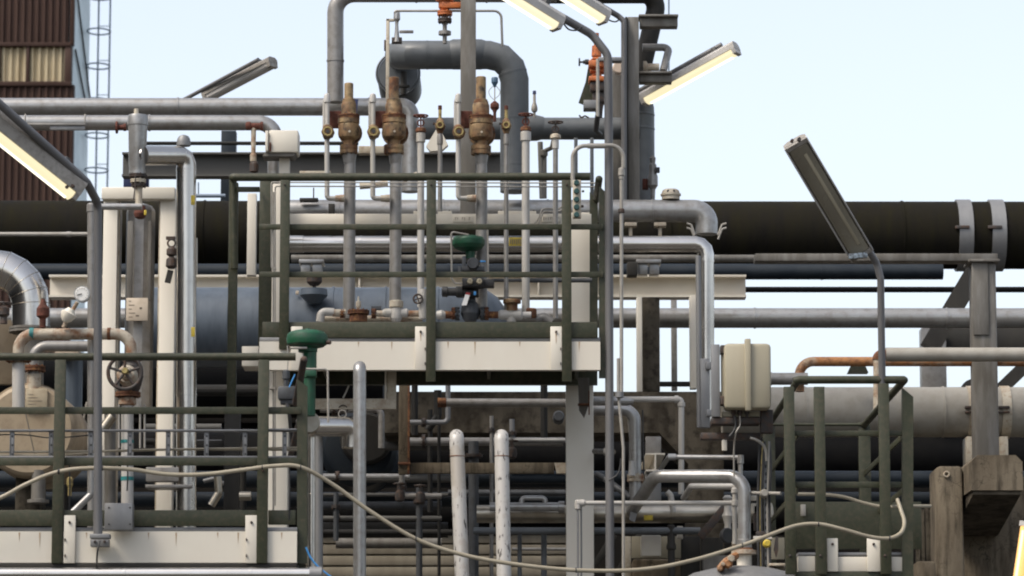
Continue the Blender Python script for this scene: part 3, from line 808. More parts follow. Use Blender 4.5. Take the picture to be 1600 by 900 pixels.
# bracketed column group
bc = thing('bracket_column', 'weathered steel column with two short bracket arms on its right side', 'column', (990, 340, 27.35))
part(bc, 'shaft', 'weathered', box(981, 26, 999, 341, 27.32, 0.2, 0.008))
part(bc, 'edge_plate', 'darksteel', box(977.5, 26, 981, 341, 27.30, 0.24))
part(bc, 'arm', 'weathered', box(1000, 24, 1059, 41, 27.37, 0.12), box(998, 22, 1060, 25.5, 27.33, 0.2))
part(bc, 'arm', 'weathered', box(999.5, 113, 1050, 128, 27.37, 0.12), box(998, 111, 1050, 114.3, 27.33, 0.2))
part(bc, 'rod', 'ladderblue', pg([(1045, 24, 27.42), (1045, -40, 27.42)], 1.3, n=8)); part(bc, 'rod', 'ladderblue', pg([(1045, 113, 27.42), (1045, 96, 27.42)], 1.3, n=8))
solo('rear_column', 'brown stained steel column between the two lamp poles', 'column', 'weathered', box(957, 104, 973, 341, 27.75, 0.2))
solo('pipe_bend', 'short grey pipe hook looping down onto the lower bracket arm', 'pipe', 'greypaint', pg([(1004, 74, 27.6), (1046, 74, 27.6), (1036, 112, 27.45)], 6, 9))
solo('pink_stub', 'short pale pipe stub lying on the lower bracket arm', 'pipe', 'cream', lh(105, 27.46, [(1005, 10), (1010, 10), (1012, 6), (1030, 6)], 18))
ac = thing('valve_actuator', 'orange valve actuator with black knob and olive shield beside the lamp pole', 'actuator', (935, 183, 26.8))
part(ac, 'spindle', 'orange', lv(932, 26.8, [(52, 4), (72, 4), (72, 7), (88, 8), (90, 6), (93, 9)], 14))
part(ac, 'housing', 'orange', box(920, 93, 948, 104, 26.7, 0.16, 0.01), box(922, 104, 946, 112, 26.75, 0.12, 0.01), box(920, 118, 944, 126, 26.7, 0.16, 0.01), box(925, 112, 940, 118, 26.78, 0.08))
part(ac, 'knob', 'black', lh(97, 26.8, [(904, 6.5), (906.5, 6.5), (906.5, 1.6), (911, 1.6), (911, 3), (914, 3), (914, 4.5), (920, 4.5)], 12))
part(ac, 'shield', 'olive', pprism([(920, 98), (915, 128), (904, 160), (912, 163), (928, 163), (930, 98)], 26.95, 0.03))
part(ac, 'yoke', 'blackiron', box(922, 126, 956, 142, 26.72, 0.12, 0.02), box(926, 142, 950, 160, 26.75, 0.12, 0.02), lv(936, 26.8, [(160, 8), (172, 6), (184, 5)], 12))
part(ac, 'tray', 'galv', box(912, 156, 932, 169, 26.7, 0.15)); part(ac, 'bar', 'galv', box(935, 89, 972, 95, 26.68, 0.1))
solo('round_gauge', 'pale round gauge face beside the orange actuator', 'gauge', 'dialpink', ld(967, 105, 27.6, [(0, 8), (0.01, 10), (0.06, 10)], 24))
sc_ = solo('sleeved_conduit', 'slim white conduit with a black sleeve in front of the orange actuator', 'conduit', 'conduit', pg([(934, 92, 26.4), (934, 182, 26.4)], 2.6, n=10))
part(sc_, 'sleeve', 'black', pg([(934, 180, 26.4), (931, 205, 26.5)], 4.2, n=10), pg([(931, 203, 26.5), (938, 210, 26.7)], 4.0, n=10))
cl = []
solo('valve_chain', 'loose dark chain stub on top of the blue cross pipe', 'chain', 'blackiron', pg([(905, 180, 27.2), (908, 184, 27.2), (914, 181, 27.2), (920, 184, 27.2)], 1.3, 2, n=6))

# ================================================================== lamps
def lamp_geo(a, b, w, h, hd, nrm):
    """Housing, diffuser and end caps of a tube lamp from a to b; nrm is where it shines."""
    a, b = P(*a), P(*b)
    ax = (b - a).normalized()
    n = Vector(nrm); n = (n - ax * n.dot(ax)).normalized()
    hp_ = [(-w / 2, 0), (-w / 2, -h * 0.62), (-w * 0.30, -h), (w * 0.30, -h), (w / 2, -h * 0.62), (w / 2, 0)]
    e = w * 0.07
    df = [(-(w / 2 - e), 0.002)]
    for k in range(9):
        t = PI - PI * k / 8
        df.append(((w / 2 - e) * math.cos(t), 0.002 + hd * (abs(math.sin(t)) ** 0.6)))
    df = df[1:]
    house = section(a, b, hp_, n)
    diff = section(a + ax * 0.035, b - ax * 0.035, df, n)
    cap = [section(p, p + ax * 0.03, [(-w / 2, 0), (w / 2, 0), (w / 2 - e, hd * 0.9), (-w / 2 + e, hd * 0.9)], n) for p in (a + ax * 0.002, b - ax * 0.032)]
    return house, diff, cap, ax, n

def lamp(label, a, b, w, h, hd, nrm, dmat, hmat, pole, prad, pbend, pmat='polegrey', clamps=2, lead=None, name='tube_lamp', group=None):
    house, diff, cap, ax, n = lamp_geo(a, b, w, h, hd, nrm)
    t = thing(name, label, 'lamp', pole[0] if pole else a, group=group)
    part(t, 'housing', hmat, house)
    q = part(t, 'diffuser', dmat, diff)
    if dmat in ('diffuser', 'diffuserwhite', 'diffuserorange'):
        A0, B0 = P(*a), P(*b)
        c0 = n * (hd * 0.86)
        part(q, 'tube', 'tubeorange' if dmat == 'diffuserorange' else 'tubelight', tube([A0 + ax * 0.06 + c0, B0 - ax * 0.06 + c0], w * 0.14, n=12))
    part(t, 'end_cap', hmat, cap[0]); part(t, 'end_cap', hmat, cap[1])
    if pole:
        part(t, 'pole', pmat, pg(pole, prad, pbend))
    A, Bq = P(*a), P(*b)
    for k in range(clamps):
        f = 0.2 + 0.6 * k / max(1, clamps - 1)
        c = A + (Bq - A) * f - n * (h + 0.012)
        part(t, 'clamp', 'clampdark', obox(c - ax * 0.02, c + ax * 0.02, w * 0.5, 0.05, n))
    if lead:
        part(t, 'lead', 'black', cable(lead, 0.006))
    return t

# foreground lamp, lower left
t = lamp('lit tube lamp on a bent grey pole standing before the low left platform', (120, 307, 22.5), (-60, 163, 22.1), 0.12, 0.125, 0.05, (-0.75, -0.42, -0.60), 'diffuser', 'lamphousing',
         [(153, 838, 22.75), (153, 318, 22.75), (135, 284, 22.5), (-60, 109, 21.95)], 6.6, 20)
part(t, 'lampholder', 'blackiron', ld(104, 292, 22.40, [(0, 2.5), (0.05, 4)], 14)); part(t, 'lampholder', 'blackiron', ld(113, 290, 22.40, [(0, 2.5), (0.05, 4)], 14))
part(t, 'base_plate', 'galv', box(140, 834, 171, 841, 22.72, 0.10)); part(t, 'base_bracket', 'galv', box(141, 841.5, 170, 854, 22.9, 0.08))
part(t, 'bolt', 'blackiron', bolt(148, 846, 22.9)); part(t, 'bolt', 'blackiron', bolt(163, 846, 22.9))
part(t, 'lead', 'black', cable([(156, 845, 22.7), (152, 865, 22.7), (151, 890, 22.8), (150, 915, 22.9)], 0.006))
part(t, 'sleeve', 'polegrey', pg([(153, 800, 22.75), (153, 836, 22.75)], 7.2))
# top lamps
lamp('lit tube lamp at top centre, the lower of two, hanging under its slanting pole', (873, 41, 24.8), (735, -45, 24.4), 0.125, 0.085, 0.045, (-0.62, -0.42, -0.72), 'diffuserwhite', 'lampwhite',
     [(953, 905, 25.05), (951, 205, 25.05), (950, 86, 25.05), (925, 54, 25.05), (760, -40, 24.7)], 6.6, 28, lead=[(880, 36, 24.85), (889, 46, 24.9), (902, 47, 24.95), (911, 41, 25.0)])
lamp('lit tube lamp at top centre, the upper of two, nearest the bracketed column', (945, 31, 27.0), (830, -42, 26.6), 0.128, 0.086, 0.048, (-0.60, -0.48, -0.70), 'diffuserwhite', 'lampwhite',
     [(975, 341, 27.27), (975, 33, 27.27), (966, 25, 27.27), (870, -32, 26.9)], 4.6, 10, lead=[(946, 27, 27.05), (953, 32, 27.1), (961, 34, 27.2), (966, 32, 27.25)])
lamp('lit tube lamp reaching up to the right from behind the bracketed column', (1004, 158, 27.78), (1152, 76, 27.4), 0.122, 0.062, 0.046, (0.50, -0.30, -0.80), 'diffuser', 'lampwhite',
     [(985, 150, 27.85), (1128, 70, 27.5)], 4.2, None)
t = lamp('unlit tube lamp on a slanting pole far above the two grey pipes', (322, 152, 28.2), (427, 97, 27.8), 0.11, 0.045, 0.045, (0.45, -0.35, -0.85), 'lampwhite', 'lamphousing',
     [(285, 157, 28.3), (404, 93, 27.75)], 3.2, None)
# right lamp, unlit, seen from below
t = lamp('unlit tube lamp with dull brown diffuser leaning left on the bent pole at right', (1347, 399, 23.9), (1242, 222, 23.4), 0.165, 0.06, 0.03, (-0.05, -0.95, -0.30), 'diffuseroff', 'lamphousing',
         [(1378.5, 600, 24.3), (1376, 436, 24.2), (1370, 412, 24.2), (1249, 214, 23.62)], 5.6, 18)
_h, _d, _c, _ax, _n = lamp_geo((1347, 399, 23.9), (1242, 222, 23.4), 0.165, 0.06, 0.03, (-0.05, -0.95, -0.30))
_a, _b, _s = P(1347, 399, 23.9), P(1242, 222, 23.4), _ax.cross(_n).normalized()
for s_ in (-1, 1):
    part(t, 'rim', 'lampwhite', obox(_a + _s * s_ * 0.081 + _n * 0.012, _b + _s * s_ * 0.081 + _n * 0.012, 0.010, 0.026, _n))
part(t, 'reflector', 'boxcream', obox(_a + _ax * 0.10 + _n * 0.031 + _s * 0.02, _b - _ax * 0.10 + _n * 0.031 + _s * 0.02, 0.022, 0.006, _n), label='pale strip showing through the dull diffuser')
part(t, 'lampglass', 'lampglass', obox(P(1326, 401, 23.83), P(1355, 399, 23.83), 0.05, 0.035))
part(t, 'gland', 'blackiron', ld(1238, 219, 23.25, [(0, 2.5), (0.04, 3)], 10)); part(t, 'gland', 'blackiron', ld(1249, 217, 23.25, [(0, 3), (0.04, 3.5)], 10))
# glowing lamp entering at the bottom right corner
lamp('glowing orange tube lamp standing at the bottom right corner, partly cut off', (1588, 945, 21.6), (1607, 815, 21.6), 0.09, 0.05, 0.04, (-0.7, -0.7, 0), 'diffuserorange', 'lampwhite', [(1600, 1010, 21.75), (1612, 818, 21.75)], 4, None)

# ================================================================== railed platforms
def flatpost(x, y0, y1, d, w=15, t=0.03, top='flat'):
    return box(x - w / 2, y0, x + w / 2, y1, d, t, 0.003)

def angled_post(x0, x1, y0, y1, d, t=0.06, slope=14):
    """Angle iron post with a slanting cut head."""
    return pprism([(x0, y0), (x1, y0 + slope), (x1, y1), (x0, y1)], d, t)

def back(p, dy):
    return Vector((p.x, p.y + dy, p.z))

UD = 0.85
R = thing('guard_railing', 'olive green guard railing round the upper centre platform', 'railing', (670, 533, 25.0))
part(R, 'top_rail', 'olive', pg([(366, 420, 25.55), (364, 277, 25.55), (364, 277, 25.02), (922, 276, 25.02)], 6.2, 5))
for x in (444.5, 673.5, 885.5):
    part(R, 'post', 'olive', flatpost(x, 281, 596 if x > 500 else 545, 24.97, 15))
    part(R, 'bolt', 'blackiron', bolt(x, 288, 24.97, 1.5))
part(R, 'post', 'olive', flatpost(415, 283, 548, 25.8, 21, 0.08))
part(R, 'post', 'olive', flatpost(363, 285, 640, 25.6, 14, 0.06))
part(R, 'post', 'olive', angled_post(936, 952, 290, 590, 25.05, 0.05, 16))
part(R, 'post', 'olive', angled_post(921.5, 934, 300, 540, 25.85, 0.05, 14))
for y in (354.5, 429):
    part(R, 'mid_rail', 'olive', obox(P(405, y, 25.03), P(937, y, 25.03), 0.012, 0.040))
    part(R, 'side_rail', 'olive', obox(P(941, y, 25.03), back(P(941, y, 25.03), UD), 0.012, 0.04))
part(R, 'side_rail', 'olive', tube([P(936, 280, 25.03), back(P(936, 280, 25.03), UD)], 0.026, dome0=True))
part(R, 'rear_rail', 'olive', tube([back(P(470, 280, 25.03), UD) + Vector((-0.25, 0, 0)), back(P(430, 280, 25.03), UD) + Vector((-0.1, 0, 0))], 0.024))
part(R, 'side_rail', 'olive', obox(P(370, 296, 25.5), P(405, 296, 25.78), 0.012, 0.04))
part(R, 'toe_board', 'olive', box(447, 503, 934, 527.5, 25.0, 0.012)); part(R, 'toe_board', 'olive', box(410, 503, 446, 527.5, 25.02, 0.012))

U = thing('railed_platform', 'upper centre platform with a white edge channel', 'platform', (670, 578, 25.0))
part(U, 'deck', 'galv', wbox((P(405, 530, 25).x, 25.02, P(670, 533, 25).z), (P(938, 530, 25).x, 25.02 + UD + 0.1, P(670, 526.5, 25).z), 0.004))
cz = (P(670, 533.5, 25).z + P(670, 578, 25).z) / 2
part(U, 'channel_beam', 'white', section((P(405, 555, 25).x, 25.0, cz), (P(938, 555, 25).x, 25.0, cz), [(-a, b) for a, b in U_sec(44.5 * S(25), 0.08)]))
part(U, 'rear_beam', 'olive', section((P(405, 555, 25).x, 25.0 + UD, cz), (P(938, 555, 25).x, 25.0 + UD, cz), [(-a, b) for a, b in U_sec(44.5 * S(25), 0.08)]))
for x0, x1 in ((648.5, 666), (860, 878), (454.5, 472.5)):
    q = part(U, 'splice_plate', 'white', box(x0, 510, x1, 578.5, 24.975, 0.022))
    part(q, 'rust_run', 'ruststain', pprism([((x0 + x1) / 2 - 1.3, 519), ((x0 + x1) / 2 + 1.2, 519), ((x0 + x1) / 2 + 0.5, 528 + (x0 % 7)), ((x0 + x1) / 2 - 0.2, 533 + (x0 % 9))], 24.9738, 0.001))
    part(q, 'bolt', 'blackiron', bolt((x0 + x1) / 2, 518, 24.975, 2.0))
    for yy in (545, 568):
        part(q, 'bolt', 'blackiron', box(x1 - 2.6, yy - 2, x1 - 1.0, yy + 2, 24.965, 0.012, 0))
for cx_, cy_, L_n in ((452, 536, 20), (560, 534, 9), (612, 534, 14), (700, 534, 11), (742, 534, 22), (812, 534, 8), (905, 534, 16)):
    part(U, 'rust_run', 'ruststain', pprism([(cx_ - 1.2, cy_), (cx_ + 1.4, cy_), (cx_ + 0.5, cy_ + L_n * 0.7), (cx_, cy_ + L_n)], 24.9985, 0.001))
for x in (500, 600, 760, 900):
    part(U, 'joist', 'olive', wbox((P(x, 555, 25).x, 25.09, cz - 0.07), (P(x + 6, 555, 25).x, 25.0 + UD - 0.01, cz + 0.07), 0.004))

wc = solo('white_column', 'broad cream white steel column carrying the right end of the upper platform', 'column', 'white',
     wbox((P(884.5, 700, 25.95).x, 25.95, 0), (P(927.5, 700, 25.95).x, 26.1, P(905, 332, 25.95).z), 0.006))
part(wc, 'gusset', 'weathered', pprism([(903, 590), (921, 590), (921, 630), (913, 652), (905, 640)], 25.5, 0.06))
part(wc, 'hook', 'rust', box(903, 630, 921, 632.5, 25.45, 0.08), box(919.5, 610, 921.5, 648, 25.44, 0.02))
sb = thing('support_beam', 'cream white instrument support beam behind the railing, carrying two tag plates', 'beam', (680, 350, 25.62))
part(sb, 'beam', 'white', box(428, 334, 924, 350.5, 25.62, 0.09))
for x0, x1 in ((646, 671), (684, 706), (778, 838)):
    part(sb, 'cleat', 'white', box(x0, 329.5, x1, 334.3, 25.66, 0.1))
    for xx in (x0 + 4, x1 - 5):
        part(sb, 'bolt', 'blackiron', box(xx, 328, xx + 2, 329.6, 25.68, 0.02, 0))
for x0, x1 in ((708, 738), (846, 875)):
    q = part(sb, 'tag_plate', 'white', box(x0, 336.5, x1, 347, 25.612, 0.006, 0.001))
    strokes = []
    x = x0 + 3.0
    for k in range(7):
        if k not in (2, 5) or x0 > 800:
            strokes.append(box(x, 339.5, x + 1.1, 344 - (k % 2) * 0.8, 25.609, 0.003, 0))
        if k % 3 == 0: strokes.append(box(x, 339.3, x + 2.2, 340.2, 25.6085, 0.003, 0))
        x += 3.6
    part(q, 'lettering', 'tagtext', *strokes)
part(sb, 'tube', 'conduit', cable([(835, 349, 25.58), (841, 342, 25.58), (846, 330, 25.58), (852, 326, 25.58), (872, 326, 25.58), (879, 322, 25.58)], 0.006))
part(sb, 'tube', 'conduit', cable([(842, 349, 25.57), (846, 338, 25.57), (851, 331, 25.57), (870, 331, 25.57), (879, 327, 25.57)], 0.006))
pipe('sensing_line', 'thin bright tube running just below the upper platform top rail, higher one', 'tube', 'conduit', [(432, 420, 25.3), (424, 420, 25.3), (424, 285, 25.3), (428, 285, 25.3), (930, 286, 25.3)], 1.1, 4, n=8)
pipe('sensing_line', 'thin bright tube running just below the upper platform top rail, lower one', 'tube', 'conduit', [(430, 790, 25.32), (430, 291, 25.32), (930, 292, 25.32)], 1.1, 4, n=8)

# ---- left carrying column of the platform
wl = solo('white_column', 'white steel column at the left end of the upper platform, conduits clipped to it', 'column', 'white',
     wbox((P(424, 500, 25.5).x, 25.5, P(430, 545, 25.5).z), (P(439, 500, 25.5).x, 25.6, P(430, 287, 25.5).z), 0.004),
     wbox((P(418, 700, 25.45).x, 25.45, 0), (P(450, 700, 25.45).x, 25.6, P(430, 546, 25.45).z), 0.006))
solo('clipped_conduit', 'slim conduit clipped to the white column left of the green valve', 'conduit', 'conduit', pg([(427, 800, 25.36), (427, 300, 25.36)], 1.6, n=8), box(420, 353, 432, 357, 25.34, 0.03), box(420, 605, 432, 609, 25.34, 0.03))
solo('white_post', 'narrow white upright left of the olive corner post', 'post', 'white', box(386, 302, 400, 430, 27.2, 0.08))

# ================================================================== relief valves and their risers
RV = 'rusty relief valves in a row above the platform'
def relief(label, x, top, w, yb, plate):
    d = 25.45
    t = thing('relief_valve', label, 'relief valve', (x, 244, d), group=RV)
    part(t, 'cap', 'valverust', lv(x, d, [(top, w * 0.35), (top + 1, w * 0.42), (yb - 26, w * 0.42), (yb - 25, w * 0.55), (yb - 22, w * 0.55), (yb - 22, w * 0.62), (yb - 19, w * 0.62), (yb - 18, w * 0.4)], 18))
    part(t, 'bonnet', 'valverust', lv(x, d, [(yb - 19, w * 0.64), (yb - 16, w * 0.70), (yb - 2, w * 0.70), (yb, w * 0.8)], 20))
    part(t, 'flange', 'rust', *flange_v(x, yb + 3, d, w * 1.02, 6, 8))
    part(t, 'lower_flange', 'valverust', lv(x, d, [(yb + 6, w * 1.0), (yb + 13, w * 1.0), (yb + 13.5, w * 0.92)], 22))
    ribs = []
    for k in range(8):
        a = 2 * PI * (k + 0.5) / 8
        c = P(x, yb + 13, d) + Vector((math.cos(a), math.sin(a), 0)) * w * 0.93 * S(d)
        c2 = P(x, yb + 36, d) + Vector((math.cos(a), math.sin(a), 0)) * w * 0.80 * S(d)
        ribs.append(tube([c, c2], 1.3 * S(d), n=6))
    part(t, 'body', 'valverust', lv(x, d, [(yb + 13, w * 0.88), (yb + 16, w * 0.97), (yb + 30, w * 1.0), (yb + 35, w * 0.92), (yb + 40, w * 0.55), (yb + 48, w * 0.5), (yb + 49, w * 0.5)], 24), *ribs)
    part(t, 'outlet', 'valverust', lathe(P(x + 0.5, yb + 24, d + 0.03), (0.04, 1, 0), [(0, w * 0.72 * S(d)), (0.08, w * 0.72 * S(d)), (0.08, w * 1.12 * S(d)), (0.11, w * 1.12 * S(d))], 20))
    part(t, 'inlet_flange', 'valverust', *flange_v(x, yb + 54, d, w * 0.84, 13, 8))
    part(t, 'drain_plug', 'cream', ld(x + 1, yb + 25, d - w * 1.02 * S(d), [(0, 1.8), (0.02, 2.4)], 10))
    if plate:
        part(t, 'blanking_plate', 'redrust', box(plate[0], 173, plate[1], 200, d + 0.12, 0.03, 0.008))
    return t
r1 = relief('rusty relief valve with a navy plate beside its neck, leftmost of three', 545, 130, 17, 180, (514, 533))
part(r1, 'plate', 'navy', pprism([(551, 154), (560, 155), (557, 178), (548, 178)], 25.6, 0.01))
relief('rusty relief valve with the broadest neck, middle of three', 615.5, 121, 19, 180, (586, 603))
relief('rusty brown relief valve beside the steel column, rightmost of three', 751.5, 120, 19, 181, (719, 738))

RP = 'riser pipes below the relief valves'
for x, w, lab in ((546, 9.3, 'grey riser pipe under the leftmost relief valve'), (618, 9.3, 'grey riser pipe under the middle relief valve'), (752.5, 9.0, 'grey riser pipe under the rightmost relief valve, behind the dark green actuator')):
    o = solo('riser_pipe', lab, 'pipe', 'greypaint', lv(x, 25.45, [(243, w * 0.9), (262, w * 0.92), (275, w), (498, w)], 20), group=RP)
    part(o, 'reducer', 'greypaint', lv(x, 25.45, [(240, w * 1.15), (244, w * 1.15), (256, w * 0.95)], 20))
# bypass tubes with round sight ports
BP = 'bypass tubes with round ports beside the relief valves'
for x, x2, lab in ((511, 538, 'pale bypass tube with round rusty port, left of the leftmost relief valve'),
                   (582.5, 609, 'pale bypass tube with round rusty port, between the two left relief valves'),
                   (716, 744, 'pale bypass tube with round rusty port, left of the rightmost relief valve')):
    t = thing('bypass_tube', lab, 'tube', (x, 312, 25.38), group=BP)
    part(t, 'tube', 'pipewhite', pg([(x - 3, 170, 25.55), (x - 3, 157, 25.55), (x + 0.5, 155, 25.38), (x + 0.5, 198, 25.38)], 3.6, 2), pg([(x - 4, 200, 25.5), (x - 4, 160, 25.5)], 3.0))
    part(t, 'top_cap', 'pipewhite', lv(x, 25.38, [(146, 2), (147.5, 4), (150, 5), (160, 5.2), (161, 4)], 14))
    part(t, 'port', 'valverust', ld(x + 1, 205, 25.3, [(0, 9.2), (0.015, 10.4), (0.07, 10.4), (0.075, 9)], 8), lv(x, 25.38, [(195, 4), (197, 7), (213, 7), (218, 4.5)], 12))
    part(t, 'port_rim', 'brass', torus(P(x + 1, 205, 25.3), (0, 1, 0), 6.4 * S(25.3), 1.3 * S(25.3), 18, 6))
    part(t, 'port_centre', 'black', ld(x + 1, 205, 25.293, [(0, 3.0), (0.02, 3.4)], 12))
    part(t, 'lower_tube', 'pipewhite', pg([(x, 216, 25.38), (x, 310, 25.38), (x2, 310, 25.40)], 3.9, 5))
    part(t, 'union', 'rustcream', lh(310, 25.39, [(x2 - 14, 4), (x2 - 14, 5.4), (x2 - 8, 5.4), (x2 - 7, 6), (x2, 6)], 12))

SV = 'slim valved risers between the relief valves'
def small_riser(label, x, ytop, w, m, kind, d=25.42, ybot=498, wm='blackiron'):
    t = thing('valved_riser', label, 'valve riser', (x, ybot, d), group=SV)
    if kind == 'wheel':
        part(t, 'handwheel', 'redrust' if wm == 'red' else 'blackiron', *wheel_flat(x, ytop, d, 11, 1.3))
        part(t, 'yoke', 'redrust' if wm == 'red' else 'blackiron', torus(P(x, ytop + 11, d), (0, 1, 0), 5 * S(d), 1.2 * S(d), 16, 6), lv(x, d, [(ytop, 1.4), (ytop + 22, 1.4)], 8))
        part(t, 'bonnet', 'rust' if wm == 'red' else 'cream', lv(x, d, [(ytop + 18, 4), (ytop + 20, 8), (ytop + 25, 8.6), (ytop + 27, 5)], 14))
        y = ytop + 26
        part(t, 'fitting', 'pipewhite', lv(x, d, [(y, w * 1.0), (y + 2, w * 1.35), (y + 15, w * 1.35), (y + 16, w)], 14))
        part(t, 'pipe', m, pg([(x, y + 14, d), (x, ybot, d)], w))
    else:
        part(t, 'plug', 'redrust', lv(x, d, [(ytop, 3), (ytop + 6, 3.2), (ytop + 7, 2)], 10))
        part(t, 'neck', 'brass', lv(x, d, [(ytop + 6, 2.6), (ytop + 22, 2.6)], 10))
        part(t, 'body', 'valverust', ld(x, ytop + 30, d - 0.05, [(0, 7), (0.015, 8.2), (0.08, 8.2)], 8), lv(x, d, [(ytop + 20, 3), (ytop + 24, 6), (ytop + 38, 6), (ytop + 44, 4)], 12))
        part(t, 'port', 'brass', torus(P(x, ytop + 30, d - 0.055), (0, 1, 0), 4.6 * S(d), 1.1 * S(d), 16, 6))
        part(t, 'lug', 'blackiron', lh(ytop + 28, d, [(x - 11, 2.4), (x - 7, 1.6)], 8))
        part(t, 'fitting', m, lv(x, d, [(ytop + 42, w * 0.9), (ytop + 50, w * 1.3), (ytop + 60, w * 1.3), (ytop + 62, w)], 12))
        part(t, 'pipe', m, pg([(x, ytop + 55, d), (x, ybot, d)], w))
    return t
small_riser('slim riser with a brown red handwheel, left of the middle railing post', 657.5, 181, 5.4, 'pipewhite', 'wheel', wm='red', ybot=480)
small_riser('slim riser with a faceted brass valve, just right of the middle railing post top', 687.5, 165, 3.6, 'greypaint', 'port', ybot=330)
small_riser('slim riser with a rusty faceted valve, right of the rightmost relief valve', 791, 165, 3.6, 'greypaint', 'port', ybot=498)
small_riser('white riser with a flat red brown handwheel, in front of the gooseneck leg', 821.5, 179, 6.2, 'pipewhite', 'wheel', wm='red', ybot=490)
small_riser('slim riser with a black handwheel, nearest the lamp pole', 868, 191, 4.0, 'greypaint', 'wheel', ybot=498)
o = solo('twin_riser', 'dull riser with a side branch just left of the black handwheel riser', 'pipe', 'weathered', pg([(844, 222, 25.6), (847, 310, 25.6)], 4.2), pg([(851, 310, 25.6), (851, 236, 25.6), (862, 231, 25.5), (866, 214, 25.45)], 3.4, 5))
part(o, 'tee', 'weathered', lv(850, 25.58, [(234, 4), (236, 6), (243, 6), (245, 4)], 12))
for x in (900, 925):
    solo('thin_post', 'thin dark grey post behind the conduit arch, %s' % ('left one' if x == 900 else 'right one'), 'post', 'bluegrey', box(x - 2.8, 215, x + 2.8, 312, 27.3, 0.05), group='thin posts under the blue cross pipe')
t = thing('vent_nozzle', 'small bulb shaped vent nozzle with dark cap on the blue cross pipe', 'vent', (835, 180, 27.3))
part(t, 'stem', 'conduit', lv(835, 27.3, [(146, 2), (160, 2.4), (166, 4.5), (171, 5.2), (174, 4.4), (176, 2), (183, 2)], 14)); part(t, 'cap', 'navy', lv(835, 27.3, [(142, 2.6), (147, 3)], 10))
t = thing('transmitter', 'small blue capped transmitter with looped wires beside the rightmost relief valve', 'transmitter', (773, 185, 26.0))
part(t, 'head', 'bluecap', lv(773, 26.0, [(121, 4.6), (123, 5.3), (129, 5.3), (134, 2.5), (136, 1.8)], 14))
part(t, 'stem', 'conduit', pg([(773, 134, 26), (773, 160, 26)], 0.9, n=8))
part(t, 'wire', 'conduit', cable([(771, 134, 26), (764, 142, 26), (766, 150, 26), (772, 156, 26)], 0.0025, 6)); part(t, 'wire', 'conduit', cable([(775, 134, 26), (781, 142, 26), (780, 148, 26), (774, 154, 26)], 0.0025, 6))
part(t, 'valve', 'redrust', lh(166, 26, [(766, 3), (768, 6), (778, 6), (780, 3)], 10), lv(773, 26, [(158, 2), (160, 4), (172, 4), (176, 2.5), (190, 2.5)], 10))
pipe('conduit_arch', 'pale conduit arching from the push button box over to the lamp pole', 'conduit', 'conduit', [(895, 292, 24.96), (895, 228, 24.96), (974, 227, 24.98), (974, 262, 24.98)], 3.4, 20, n=12)
bpx = bpy.data.objects['conduit_arch']
part(bpx, 'sleeve', 'conduit', lh(228, 24.96, [(918, 4.2), (947, 4.2)], 12))
o = pipe('slim_conduit', 'slim pale conduit dropping beside the lamp pole in front of the silver header', 'conduit', 'conduit', [(971, 266, 24.98), (971, 612, 24.98)], 2.9, n=12)
part(o, 'coupling', 'conduit', lv(971, 24.98, [(262, 3), (264, 5), (274, 5.5), (276, 4.2), (280, 4.2)], 14)); part(o, 'coupling', 'blackiron', lv(971, 24.98, [(326, 4), (327, 5), (332, 5), (333, 4)], 14))
part(o, 'lower_tube', 'conduit', pg([(966, 560, 24.98), (966, 612, 24.98), (974, 700, 24.98), (974, 905, 24.98)], 2.4, 3, n=10)); part(o, 'coupling', 'galv', lv(968, 24.95, [(612, 4), (613, 6.5), (621, 6.5), (622, 4)], 14))
# push button box
t = thing('push_button_box', 'tall cream push button box with a column of teal buttons on the railing', 'button box', (901, 342, 24.86))
part(t, 'housing', 'cream', box(895, 281, 908, 340, 24.86, 0.06))
for y in (285, 298, 311, 323, 335):
    part(t, 'button', 'tealdark', ld(901, y, 24.835, [(0, 3.6), (0.005, 4.3), (0.026, 4.6)], 14))
part(t, 'knob', 'blackiron', box(909, 297, 913, 300, 24.87, 0.02), box(908, 320, 912, 324, 24.87, 0.02))
# white blanking sheets seen between risers
solo('white_cowl', 'white triangular cowl behind the slim brass valve', 'cowl', 'white', pprism([(666, 228), (685, 196), (700, 226), (690, 235), (672, 236)], 26.6, 0.08))
solo('pale_duct', 'pale rounded duct piece beneath the railing top, between the left risers', 'duct', 'cream', pg([(562, 291, 26.6), (575, 290, 26.6), (606, 287, 26.6)], 5, 8), pg([(630, 282, 26.5), (652, 272, 26.5)], 4))
solo('pale_bar', 'pale flat bar crossing behind the railing near the two left posts', 'bar', 'cream', box(468, 267, 515, 273, 26.9, 0.05), lv(512, 26.9, [(266, 2), (268, 5), (273, 5)], 10))

# ---- actuated green valve on the platform
t = thing('diaphragm_valve', 'dark green diaphragm valve with two gauges standing behind the platform railing', 'valve', (735, 503, 25.3))
part(t, 'diaphragm', 'green', lv(732, 25.3, [(369, 14), (371, 23), (375, 25.5), (379, 26), (383, 25.5), (388, 22), (392, 12), (393, 8)], 30))
part(t, 'neck', 'green', lv(735, 25.3, [(390, 7.5), (404, 7.5)], 16))
part(t, 'positioner', 'slate', ld(739, 411, 25.16, [(0, 8), (0.02, 9.5), (0.1, 9.5)], 24), box(722, 416, 757, 423, 25.2, 0.15))
part(t, 'gauge_block', 'black', box(722, 434, 756, 447, 25.15, 0.16), box(754, 436, 772, 447, 25.18, 0.12))
for x in (734.5, 749):
    q = part(t, 'gauge', 'boxcream', ld(x, 439, 25.12, [(0, 3.6), (0.004, 4.3), (0.03, 4.6)], 18))
    part(q, 'needle', 'signtext', box(x - 0.4, 436.6, x + 0.4, 439.4, 25.117, 0.003, 0))
